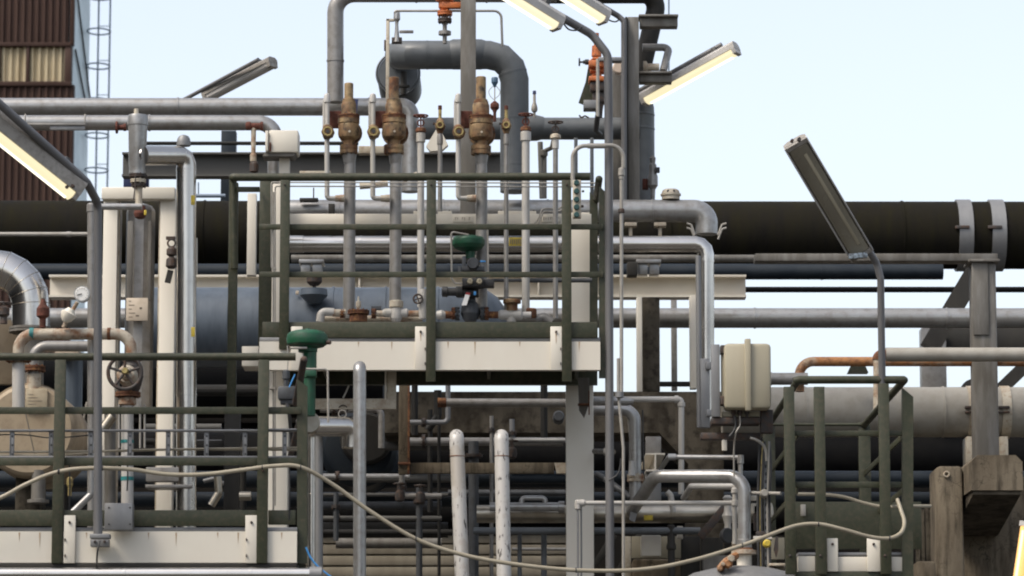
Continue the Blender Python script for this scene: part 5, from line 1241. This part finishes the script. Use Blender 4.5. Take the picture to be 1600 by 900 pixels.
part(t, 'run', 'alum', pg([(486, 666, 24.5), (550, 666, 24.7), (550, 700, 24.7)], 16, 14, seg=3, n=24)); part(t, 'disc', 'alumdull', lathe(P(484, 660, 24.4), (0.35, -0.92, 0), [(-0.08, 17 * S(24.4)), (0, 17 * S(24.4)), (0.006, 15 * S(24.4))], 28)); part(t, 'clasp', 'conduit', torus(P(535, 647, 24.6), (0, 1, 0), 6 * S(24.6), 1 * S(24.6), 16, 6))
pipe('clad_upright', 'aluminium clad upright pipe right of the low platform end', 'pipe', 'alum', [(487, 678, 24.55), (487, 888, 24.55)], 5.5, seams=0.7, seam_h=0.002)
pipe('clad_upright', 'duller twin upright pipe touching the aluminium clad upright', 'pipe', 'galv', [(498, 678, 24.7), (498, 888, 24.7)], 6.5)
t = pipe('clad_ground_pipe', 'bright aluminium pipe end under the low platform', 'pipe', 'alum', [(-120, 897, 22.75), (494, 897, 22.75)], 10, seams=0.8, seam_h=0.002); part(t, 'end_joint', 'galv', lh(897, 22.75, [(484, 10), (484, 11.5), (503, 11.5), (504, 9)], 20))
# cream angle frame under the platform
t = thing('angle_hanger', 'rust streaked cream angle hanger under the upper platform', 'hanger', (545, 640, 25.3))
part(t, 'bar', 'cream', section(P(468, 640, 25.3), P(619, 640, 25.3), L_sec(17 * S(25.3), 0.05), (0, 0, 1))); part(t, 'leg', 'cream', box(604, 578.5, 619, 624, 25.3, 0.05)); part(t, 'leg_edge', 'white', box(601, 578.5, 603.5, 624, 25.28, 0.06)); part(t, 'clip', 'conduit', pg([(536, 622, 25.28), (541, 612, 25.28), (545, 602, 25.28)], 1.4, 4, n=6)); part(t, 'ubolt', 'blackiron', torus(P(536, 640, 25.28), (0, 1, 0), 7 * S(25.3), 1 * S(25.3), 16, 6))
t = thing('rusty_hanger', 'tan rusty angle frame behind the two white peeling pipes', 'steel frame', (750, 740, 26.6))
part(t, 'upright', 'concrete', box(623, 598, 640, 741, 26.6, 0.05)); part(t, 'upright_edge', 'rust', box(637, 598, 640.5, 741, 26.585, 0.012)); part(t, 'bar', 'concrete', box(641, 723, 866, 739.5, 26.63, 0.06)); part(t, 'bar_end', 'cream', pprism([(866, 723), (884, 723), (884, 739.5), (870, 739.5)], 26.62, 0.06)); part(t, 'foot', 'rust', box(622, 722, 641, 726, 26.58, 0.03))
# shaded pipes
pipe('shade_pipe', 'dull grey pipe with a rusty left end crossing the shade under the upper platform', 'pipe', 'greypaint', [(694, 629, 26.6), (985, 630, 26.6), (994, 745, 26.6)], 6.5, 22)
part(bpy.data.objects['shade_pipe'], 'end_joint', 'rust', lh(629, 26.6, [(684, 6), (684, 7.5), (697, 7.5), (698, 6)], 14))
t = pipe('drop_line', 'slim pale pipe turning down right of the concrete beam', 'pipe', 'pipewhite', [(925, 624, 26.0), (1064.5, 624, 26.0), (1064.5, 772, 26.0)], 4.5, 5)
part(t, 'elbow_collar', 'pipewhite', lh(624, 26, [(1054, 4.5), (1054, 6), (1060, 6), (1060, 4.5)], 14), lv(1064.5, 26, [(629, 4.5), (629, 6), (635, 6), (635, 4.5)], 14)); part(t, 'tee', 'silver', lh(627, 26, [(924, 7), (980, 7), (990, 5)], 16))
t = pipe('flanged_drop', 'thick silver drop pipe ending in a rust stained cream flange', 'pipe', 'silver', [(925, 640, 26.4), (992, 640, 26.4), (993, 800, 26.4)], 9.5, 20)
part(t, 'flange', 'rustcream', *flange_v(993, 747, 26.4, 13, 11, 8)); part(t, 'taper', 'pipewhite', lv(993, 26.4, [(755, 9), (762, 8.5), (800, 8.5)], 16), lv(987, 26.3, [(720, 4), (740, 5), (743, 6)], 10)); part(t, 'tracer', 'black', pg([(1004, 640, 26.3), (1006, 742, 26.3)], 1.2, n=8))
DP = 'dim uprights in the shade under the upper platform'
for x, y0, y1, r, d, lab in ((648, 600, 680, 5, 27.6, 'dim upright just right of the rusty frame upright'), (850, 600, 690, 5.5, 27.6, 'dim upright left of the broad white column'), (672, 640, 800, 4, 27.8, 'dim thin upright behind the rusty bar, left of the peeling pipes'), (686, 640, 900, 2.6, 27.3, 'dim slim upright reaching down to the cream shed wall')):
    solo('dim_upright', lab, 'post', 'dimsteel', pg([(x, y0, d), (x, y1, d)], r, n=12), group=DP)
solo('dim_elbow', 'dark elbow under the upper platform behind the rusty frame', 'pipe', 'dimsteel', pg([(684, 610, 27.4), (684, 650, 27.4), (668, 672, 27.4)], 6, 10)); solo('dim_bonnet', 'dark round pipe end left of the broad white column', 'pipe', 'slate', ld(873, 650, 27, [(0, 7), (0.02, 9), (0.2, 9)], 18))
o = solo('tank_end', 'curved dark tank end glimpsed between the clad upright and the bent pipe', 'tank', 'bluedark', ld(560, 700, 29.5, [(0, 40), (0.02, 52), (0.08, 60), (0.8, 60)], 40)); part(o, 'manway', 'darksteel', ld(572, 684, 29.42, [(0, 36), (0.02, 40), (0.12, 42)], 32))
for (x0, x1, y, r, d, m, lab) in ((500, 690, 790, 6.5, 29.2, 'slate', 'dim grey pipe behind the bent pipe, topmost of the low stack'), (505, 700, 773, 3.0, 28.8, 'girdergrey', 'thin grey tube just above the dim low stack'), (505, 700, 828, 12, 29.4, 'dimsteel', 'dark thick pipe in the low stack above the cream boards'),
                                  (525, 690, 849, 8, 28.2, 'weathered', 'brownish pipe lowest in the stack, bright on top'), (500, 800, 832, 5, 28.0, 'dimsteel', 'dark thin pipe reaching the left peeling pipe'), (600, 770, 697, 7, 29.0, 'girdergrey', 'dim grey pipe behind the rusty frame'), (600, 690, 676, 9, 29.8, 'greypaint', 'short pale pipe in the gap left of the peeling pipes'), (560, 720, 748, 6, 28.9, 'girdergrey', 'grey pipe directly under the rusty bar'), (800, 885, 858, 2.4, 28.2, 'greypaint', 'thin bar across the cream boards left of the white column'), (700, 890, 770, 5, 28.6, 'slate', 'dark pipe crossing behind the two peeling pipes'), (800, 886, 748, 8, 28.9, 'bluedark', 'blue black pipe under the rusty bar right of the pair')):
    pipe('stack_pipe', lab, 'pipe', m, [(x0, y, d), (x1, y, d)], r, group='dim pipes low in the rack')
for x, lab in ((812, 'blue grey railing post left of the broad white column, left one'), (850, 'blue grey railing post left of the broad white column, right one')):
    solo('rail_post', lab, 'post', 'bluegrey', pg([(x, 830, 26.4), (x, 920, 26.4)], 4.4 if x == 850 else 3.4, n=12), group='blue grey rail posts')
UP = 'grey pipes tangled in the shade under the upper platform'
for path, r, m, lab in (([(500, 640, 26.9), (596, 640, 26.9), (596, 700, 26.9)], 5, 'greypaint', 'grey pipe turning down left of the rusty frame upright'),
                        ([(640, 660, 27.2), (700, 660, 27.2), (700, 592, 27.2)], 4, 'galv', 'grey pipe turning up right of the rusty frame upright'),
                        ([(640, 690, 27.6), (880, 690, 27.6)], 6.5, 'greypaint', 'straight grey pipe just above the rusty bar'),
                        ([(505, 745, 27.4), (640, 745, 27.4)], 5, 'silver', 'silver pipe left of the rusty frame foot, behind the bent pipe'),
                        ([(740, 690, 27.0), (740, 905, 27.0)], 8, 'slate', 'upright grey pipe between the two peeling pipes'),
                        ([(768, 650, 27.1), (768, 905, 27.1)], 3, 'greypaint', 'slim upright just left of the right peeling pipe'),
                        ([(655, 762, 27.3), (655, 905, 27.3)], 5, 'slate', 'upright grey pipe low behind the hanging hose'),
                        ([(505, 810, 27.3), (690, 810, 27.3)], 4, 'girdergrey', 'straight dull pipe crossing behind the bent pipe low down'),
                        ([(628, 740, 27.0), (628, 775, 27.0), (690, 775, 27.0)], 4.5, 'greypaint', 'short grey pipe bending right below the rusty frame foot'),
                        ([(800, 655, 27.0), (800, 688, 27.0), (884, 688, 26.9)], 4, 'galv', 'slim pipe bending right beside the broad white column'),
                        ([(525, 770, 27.2), (525, 845, 27.2)], 4, 'slate', 'short upright pipe between clad upright and bent pipe')):
    o = solo('tangled_pipe', lab, 'pipe', m, pg(path, r, r * 2 if len(path) > 2 else None, n=14), group=UP)
    x, y, d = path[0]
    if abs(path[1][1] - y) < 1: part(o, 'flange', 'blackiron', *flange_h(x + 22, y, d, r * 1.8, 4, 6))
    else: part(o, 'flange', 'blackiron', *flange_v(x, y + 22, d, r * 1.8, 4, 6))
for x, y, d, lab in ((625, 772, 26.7, 'small dark valve with a wheel below the rusty frame foot'), (657, 775, 26.9, 'small dark valve right of the rusty frame foot, behind the hose'), (800, 705, 26.8, 'small dark valve right of the right peeling pipe')):
    t = thing('shaded_valve', lab, 'valve', (x, y + 12, d), group='small valves in the shade'); part(t, 'body', 'blackiron', lv(x, d, [(y - 14, 2), (y - 6, 4), (y - 4, 7), (y + 4, 8), (y + 10, 7), (y + 12, 4)], 12)); part(t, 'handwheel', 'blackiron', *wheel_flat(x, y - 16, d, 9, 1.3))
# ================================================================== lower right of the column
t = pipe('clad_low_pipe', 'weathered aluminium clad pipe low behind the broad white column', 'pipe', 'alumdull', [(745, 803, 26.3), (1185, 803, 26.3)], 14, seams=0.55, seam_h=0.003, n=24); part(t, 'label', 'yellow', box(1006, 805, 1020, 813, 26.225, 0.004, 0.001)); part(t, 'hook', 'galv', pprism([(986, 796), (996, 800), (992, 816), (983, 812)], 26.1, 0.02))
part(t, 'side_valve', 'silver', lh(792, 26.1, [(765, 7), (872, 7), (873, 9), (882, 9)], 16)); part(t, 'side_tube', 'silver', pg([(815, 790, 26.1), (815, 778, 26.1), (852, 778, 26.1), (852, 790, 26.1)], 4, 6))
pipe('blue_rail', 'blue grey rail low across the centre ending at a dark brace', 'rail', 'bluegrey', [(740, 829.5, 26.2), (1094, 829.5, 26.2)], 5.6)
solo('dark_strut', 'black slanting strut above the blue grey rail end', 'strut', 'blackiron', obox(P(1094, 840, 26.1), P(1135, 790, 26.1), 0.05, 0.06)); solo('slant_strut', 'slanting dark strut low behind the broad white column', 'strut', 'darksteel', obox(P(960, 905, 27.2), P(1003, 830, 27.2), 0.04, 0.05), obox(P(928, 885, 27.3), P(960, 835, 27.3), 0.04, 0.05))
t = pipe('bent_grey_pipe', 'thick pale grey pipe rising, crossing and dropping onto the white flanged nozzle', 'pipe', 'silver', [(982, 806, 26.4), (1024, 744, 25.2), (1163, 744, 24.9), (1163, 862, 24.9)], 9.6, 26, n=22); part(t, 'base_ring', 'silver', lv(1163, 24.9, [(842, 9.6), (844, 11.5), (858, 11.5), (859, 10)], 20))
t = thing('bent_line', 'slim grey pipe with screwed elbows above the thick bent grey pipe', 'pipe', (1100, 745, 25.2)); part(t, 'run', 'silver', pg([(1032, 733, 25.8), (1045, 714, 25.3), (1157, 715, 25.2), (1157, 760, 25.2)], 3.6, 4)); part(t, 'elbow', 'silver', lh(714, 25.28, [(1044, 4), (1044, 5.2), (1056, 5.2), (1056, 4)], 14), lv(1157, 25.2, [(711, 4), (711, 5.2), (724, 5.2), (724, 4)], 14))
t = thing('test_line', 'white slim pipe with twin drops crossing in front of the broad white column', 'pipe', (905, 905, 25.2)); part(t, 'run', 'pipewhite', pg([(903, 786, 25.2), (1149, 786, 25.2)], 3.6)); part(t, 'elbow', 'pipewhite', lh(786, 25.2, [(901, 3.6), (901, 5.5), (913, 5.5), (915, 3.6)], 14), lv(903, 25.2, [(781, 3), (783, 5), (795, 5), (797, 3)], 14)); part(t, 'drop', 'galv', pg([(902.5, 795, 25.2), (903, 915, 25.2)], 1.6, n=8)); part(t, 'drop', 'galv', pg([(908, 790, 25.22), (908.5, 915, 25.22)], 1.4, n=8)); part(t, 'riser', 'pipewhite', pg([(1148, 758, 25.2), (1148, 850, 25.2)], 3.6)); part(t, 'union', 'pipewhite', lv(1148, 25.2, [(762, 3.6), (764, 5.5), (770, 5.5), (772, 3.6), (781, 3.6), (782, 6), (790, 6), (792, 3.6)], 12))
pipe('tap_pipe', 'short pale pipe with a bent dark left end under the thick bent grey pipe', 'pipe', 'pipewhite', [(1068, 778, 25.9), (1080, 760, 25.5), (1146, 760, 25.4)], 4.8, 5); pipe('stub_pipe', 'short pale stub rising behind the slim white pipe', 'pipe', 'pipewhite', [(1052, 800, 26.0), (1048, 774, 26.0), (1042, 768, 26.0)], 4.6, 5)
pipe('side_branch', 'rough grey branch pipe between white column and lamp pole', 'pipe', 'weathered', [(929, 705, 25.9), (958, 706, 25.2)], 4.2); part(bpy.data.objects['side_branch'], 'union', 'weathered', lh(706, 25.25, [(943, 5), (946, 6.5), (956, 6.5), (958, 4)], 12)); solo('curved_lead', 'thin black lead curving between lamp pole and conduit', 'cable', 'black', cable([(970, 716, 25.0), (969, 730, 25.0), (964, 742, 25.0), (951, 751, 25.0)], 0.006)); pipe('leaning_pipe', 'dark grey arm leaning beside the lamp pole', 'pipe', 'slate', [(930, 740, 26.6), (945, 748, 26.6), (986, 778, 26.4)], 5, 8)
t = thing('steel_stub', 'end of a pale steel beam facing out below the concrete beam', 'beam', (1022, 782, 27.4)); bx = P(1024, 745, 27.4); part(t, 'beam_end', 'white', section(P(1024, 722, 27.4), back(P(1024, 722, 27.4), 1.2), I_sec(28 * S(27.4), 30 * S(27.4), 0.012, 0.012))); part(t, 'stand', 'galv', box(1009, 737, 1033, 782, 27.5, 0.1)); part(t, 'upper_plate', 'greypaint', box(1009, 682, 1033, 708, 27.7, 0.1))
t = thing('white_box', 'white square box mounted on a cream plate under the blue grey rail', 'box', (1010, 874, 26.5)); part(t, 'box', 'white', box(1002, 836, 1033, 869, 26.4, 0.15, 0.01)); part(t, 'plate', 'boxcream', box(987, 838, 1064, 872, 26.62, 0.05)); part(t, 'clip', 'white', box(1058, 822, 1067, 842, 26.5, 0.05)); solo('white_duct', 'pale upright duct piece between lamp pole and white box', 'duct', 'cream', box(975, 838, 986, 905, 26.9, 0.1))
solo('concrete_pile', 'streaked concrete pile under the white box', 'pile', 'concrete', wbox((P(988, 890, 26.75).x, 26.75, 0), (P(1066, 890, 26.75).x, 27.3, P(1025, 873.5, 26.75).z), 0.02)); solo('dark_valve_post', 'dark pipe post standing before the white box', 'post', 'darksteel', lv(1049, 26.2, [(820, 5), (822, 6), (848, 6), (852, 7.5), (858, 7.5), (860, 5.5), (920, 5.5)], 14)); solo('steel_plate', 'dull dark plate upright beside the valve cluster', 'plate', 'darksteel', box(1096, 840, 1130, 960, 26.5, 0.1), box(1064, 838, 1094, 960, 26.65, 0.1)); solo('grey_sheet', 'grey panel low behind the vessel dome', 'panel', 'weathered', box(1099, 868, 1145, 960, 26.3, 0.1))
t = thing('valve_cluster', 'cluster of small rusty valves beside the white flanged nozzle', 'valve', (1133, 890, 25.5)); part(t, 'body', 'pipewhite', lv(1137, 25.5, [(774, 4), (778, 8), (784, 5), (800, 6), (806, 9), (812, 7), (820, 5), (832, 6)], 14)); part(t, 'handwheel', 'black', lathe(P(1136, 837, 25.3), (0.5, -0.85, 0), [(-0.02, 11 * S(25.3)), (0, 12.5 * S(25.3)), (0.02, 11 * S(25.3))], 20)); part(t, 'rusty_body', 'rustcream', lv(1150, 25.4, [(826, 4), (830, 7), (838, 5), (848, 7), (856, 6)], 12)); part(t, 'drip_valve', 'rustpipe', pg([(1124, 890, 24.6), (1134, 878, 24.6), (1150, 868, 24.7)], 6, 5, n=8), ld(1138, 880, 24.5, [(0, 5), (0.02, 8), (0.1, 8)], 6), ld(1126, 887, 24.5, [(0, 3), (0.02, 5), (0.1, 5)], 6)); part(t, 'nut', 'rustcream', ld(1130, 881, 24.48, [(0, 3), (0.04, 3.6)], 6), ld(1143, 872, 24.48, [(0, 5), (0.05, 6.6)], 6))
t = thing('flanged_nozzle', 'white flanged nozzle on top of the grey vessel dome at bottom right', 'nozzle', (1163, 892, 24.9)); part(t, 'flange', 'rustcream', lv(1163, 24.9, [(859, 14), (860, 20), (866, 20.5), (867, 12)], 28)); part(t, 'neck', 'white', lv(1163, 24.9, [(866, 11.5), (892, 11.5)], 22)); part(t, 'gasket', 'rust', lv(1163, 24.9, [(856, 12), (859.5, 14)], 20))
t = solo('grey_vessel', 'top of a grey domed vessel at the bottom right edge', 'vessel', 'galv', lathe(P(1163, 1150, 24.9), (0, 0, 1), [(-3.0, 100 * S(24.9)), (225 * S(24.9), 104 * S(24.9)), (238 * S(24.9), 97 * S(24.9)), (249 * S(24.9), 78 * S(24.9)), (257 * S(24.9), 45 * S(24.9)), (261 * S(24.9), 12 * S(24.9))], 40))
# cable bundle below the junction box
t = thing('cable_riser', 'upright bundle of dark cables and perforated strip beside the thick bent grey pipe', 'cable riser', (1195, 905, 24.9))
for k, (x, m, r) in enumerate(((1186, 'black', 0.010), (1189.5, 'brass', 0.004), (1192, 'black', 0.009), (1201, 'conduit', 0.007), (1204, 'black', 0.010))):
    part(t, 'cable', m, cable([(x + 3 * math.sin(k), 690, 24.85 + .02 * k), (x, 730, 24.85), (x - 2, 800, 24.86), (x, 915, 24.86)], r))
part(t, 'strip', 'galv', box(1194, 720, 1199, 915, 24.88, 0.02)); part(t, 'slot', 'black', *[box(1195.3, yy, 1197.7, yy + 5, 24.877, 0.004, 0) for yy in range(726, 900, 12)]); part(t, 'bracket', 'blackiron', box(1182, 830, 1196, 838, 24.8, 0.08)); part(t, 'bracket', 'blackiron', box(1178, 790, 1186, 829, 25.0, 0.05))
pipe('slim_tube', 'short slim pale tube reaching from the bent pipe to the cage', 'tube', 'conduit', [(1174, 770, 24.9), (1220, 771, 24.7)], 2.6, n=10); part(bpy.data.objects['slim_tube'], 'boss', 'conduit', ld(1195, 770, 24.75, [(0, 5), (0.05, 7), (0.1, 7)], 12))
solo('bright_fitting', 'small white fitting beside the thick bent grey pipe', 'fitting', 'white', box(1174, 774, 1182, 782, 25.0, 0.05), box(1174, 786, 1183, 802, 25.0, 0.06), lv(1204, 24.95, [(786, 2), (792, 4), (804, 4.5), (808, 2)], 10))
t = thing('yellow_cap_valve', 'small valve with a yellow cap hanging by the hose near the cage', 'valve', (1198, 856, 24.5)); part(t, 'cap', 'yellow', ld(1199, 849, 24.3, [(0, 4), (0.02, 6.5), (0.06, 6.5)], 16)); part(t, 'body', 'conduit', lh(842, 24.4, [(1177, 4), (1190, 5), (1194, 3), (1206, 3)], 12)); part(t, 'lever', 'blackiron', pprism([(1212, 838), (1216, 838), (1216, 860), (1213, 872), (1209, 858)], 24.5, 0.02))
solo('cream_sheet', 'cream sheet at the foot of the railing cage, left side', 'panel', 'boxcream', box(1205, 840, 1226, 874, 25.2, 0.04)); solo('foot_plate', 'pale foot plate beside the cage foot', 'plate', 'cream', box(1202, 880, 1227, 884, 24.8, 0.15), box(1203, 884, 1226, 894, 24.9, 0.1))

# ================================================================== junction box
t = thing('junction_box', 'big cream junction box with a raised centre strap', 'junction box', (1166, 642, 24.6))
def rbox(x0, y0, x1, y1, d, depth, bev): return box(x0, y0, x1, y1, d, depth, bev)
part(t, 'housing', 'boxcream', rbox(1132, 536, 1205, 638, 24.6, 0.22, 0.028)); part(t, 'strap', 'boxcream', box(1164.5, 529, 1173.5, 641, 24.57, 0.06, 0.006)); part(t, 'back_edge', 'boxcream', box(1127.5, 542, 1131.5, 630, 24.72, 0.1)); part(t, 'mounting_channel', 'galv', box(1112, 538, 1125, 651, 24.7, 0.07))
for y in (545, 625): part(t, 'clip', 'blackiron', box(1126, y - 6, 1133, y + 7, 24.66, 0.1))
part(t, 'gland_plate', 'boxcream', box(1128, 643, 1187, 651, 24.75, 0.1)); part(t, 'bracket', 'blackiron', box(1112, 652, 1188, 662, 24.72, 0.18)); part(t, 'bracket', 'blackiron', box(1188.5, 640, 1208, 676, 24.75, 0.1)); part(t, 'bracket', 'blackiron', box(1095, 676, 1188, 686, 24.85, 0.12)); 
for x in (1146, 1156, 1167): part(t, 'gland', 'blackiron', lv(x, 24.72, [(638, 4), (646, 4), (648, 2.5), (653, 2)], 10))
part(t, 'cable', 'conduit', cable([(1156, 650, 24.7), (1156, 665, 24.7), (1150, 676, 24.7), (1147, 700, 24.75), (1147, 745, 24.8)], 0.006)); part(t, 'cable', 'black', cable([(1148, 650, 24.7), (1149, 668, 24.7), (1140, 682, 24.7)], 0.009)); part(t, 'cable', 'conduit', cable([(1172, 684, 24.75), (1185, 689, 24.75), (1195, 700, 24.78), (1198, 720, 24.8)], 0.010)); part(t, 'tag', 'white', box(1128, 687, 1136, 704, 24.85, 0.02))

# ================================================================== right railing cage
R = thing('railing_cage', 'olive green railing cage round the small right platform', 'railing', (1325, 893, 24.3))
part(R, 'top_rail', 'olive', pg([(1240, 596, 24.3), (1248, 593.5, 24.3), (1412, 593.5, 24.3)], 6.2, 3, dome1=True))
DB = 2.8
tl, tr = P(1247, 594, 24.3), P(1413, 594, 24.3)
part(R, 'side_rail', 'olive', tube([tl, back(tl, DB)], 0.024)); part(R, 'side_rail', 'olive', tube([tr, back(tr, DB)], 0.026, dome0=True))
part(R, 'rear_rail', 'olive', tube([back(P(1200, 640, 24.3), DB) , back(P(1204, 594, 24.3), DB)], 0.02)) if False else None
for x in (1234.5, 1282, 1383): part(R, 'post', 'olive', flatpost(x, 604 if x < 1300 else 599, 897, 24.26, 16.5, 0.05)); part(R, 'bolt', 'blackiron', bolt(x, 868, 24.26, 2.2))
part(R, 'post', 'olive', angled_post(1410, 1427, 606, 905, 24.32, 0.06, 14))
part(R, 'mid_rail', 'olive', obox(P(1240, 757.5, 24.34), P(1415, 757.5, 24.34), 0.012, 0.042)); part(R, 'mid_rail', 'olive', obox(P(1240, 677, 24.34), P(1415, 677, 24.34), 0.012, 0.036))
for y in (680, 766): part(R, 'side_rail', 'olive', obox(P(1412, y, 24.36), back(P(1412, y, 24.36), DB), 0.012, 0.042)); part(R, 'side_rail', 'olive', obox(P(1246, y, 24.36), back(P(1246, y, 24.36), DB), 0.012, 0.042))
zb_ = P(1300, 893, 24.3).z
for p_, xo in ((tl, 0), (tr, 0)):
    q = back(p_, DB); part(R, 'rear_post', 'olive', wbox((q.x - 0.045, q.y, zb_), (q.x + 0.045, q.y + 0.05, q.z + 0.02), 0.004))
part(R, 'rear_rail', 'olive', tube([back(tl, DB), back(tr, DB)], 0.012)); part(R, 'back_sheet', 'olive', box(1226, 784, 1440, 858, 26.0, 0.02)); part(R, 'clip', 'conduit', box(1251, 788, 1259, 806, 25.95, 0.03))
U = thing('small_platform', 'small right platform edge of white channel pieces under the railing cage', 'platform', (1330, 893, 24.35))
part(U, 'channel_beam', 'white', box(1247, 869, 1274, 893, 24.34, 0.08), box(1291, 870, 1376, 893, 24.34, 0.08), box(1393, 870, 1417, 893, 24.34, 0.08))
for x0, x1 in ((1292.5, 1309.5), (1355, 1375.5)): q = part(U, 'splice_plate', 'white', box(x0, 841, x1, 893, 24.31, 0.025)); part(q, 'bolt', 'blackiron', bolt((x0 + x1) / 2, 850, 24.31, 2.2))
part(U, 'deck', 'galv', wbox((P(1247, 865, 24.35).x, 24.36, P(1330, 868, 24.35).z), (P(1417, 865, 24.35).x, 26.4, P(1330, 863, 24.35).z), 0.004)); part(U, 'bottom_beam', 'olive', box(1243, 893.5, 1425, 915, 24.33, 0.1))

# ================================================================== light, sky, camera
scene.world = bpy.data.worlds.new('World')
w = scene.world; w.use_nodes = True
nt = w.node_tree
bgn = nt.nodes['Background']
sky = nt.nodes.new('ShaderNodeTexSky')
sky.sky_type = 'NISHITA'; sky.sun_disc = False
SUN_EL, SUN_AZ = math.radians(52), math.radians(-122)     # azimuth from +Y towards +X; negative = left, beyond 90 = behind the lens
sky.sun_elevation = SUN_EL; sky.sun_rotation = SUN_AZ
sky.air_density = 1.0; sky.dust_density = 3.0; sky.ozone_density = 1.0
hs = nt.nodes.new('ShaderNodeHueSaturation'); hs.inputs['Saturation'].default_value = 0.50
nt.links.new(sky.outputs[0], hs.inputs['Color'])
nt.links.new(hs.outputs[0], bgn.inputs['Color'])
bgn.inputs['Strength'].default_value = 0.122
sd = bpy.data.lights.new('sun', 'SUN'); sd.energy = 1.35; sd.angle = math.radians(22); sd.color = (1.0, 0.92, 0.80)
so = bpy.data.objects.new('sun', sd); COL.objects.link(so)
v = Vector((math.sin(SUN_AZ) * math.cos(SUN_EL), math.cos(SUN_AZ) * math.cos(SUN_EL), math.sin(SUN_EL)))
so.rotation_euler = v.to_track_quat('Z', 'Y').to_euler(); so.location = (0, 0, 40)

cd = bpy.data.cameras.new('camera'); cam = bpy.data.objects.new('camera', cd); COL.objects.link(cam)
cam.location = (0, 0, CAMZ); cam.rotation_euler = (PI / 2 + PITCH, 0, 0)
cd.sensor_width = 36.0; cd.lens = 36.0 * FPX / 1600.0
cd.clip_start = 0.5; cd.clip_end = 3000
cd.dof.use_dof = True; cd.dof.focus_distance = 25.6; cd.dof.aperture_fstop = 5.0
scene.camera = cam
scene.view_settings.view_transform = 'Standard'; scene.view_settings.look = 'None'; scene.view_settings.gamma = 1.0
scene.view_settings.exposure = 1.17
scene.view_settings.use_curve_mapping = False
scene.render.engine = 'CYCLES'
scene.cycles.max_bounces = 6
scene.cycles.pixel_filter_type = 'BLACKMAN_HARRIS'
scene.cycles.filter_width = 2.0
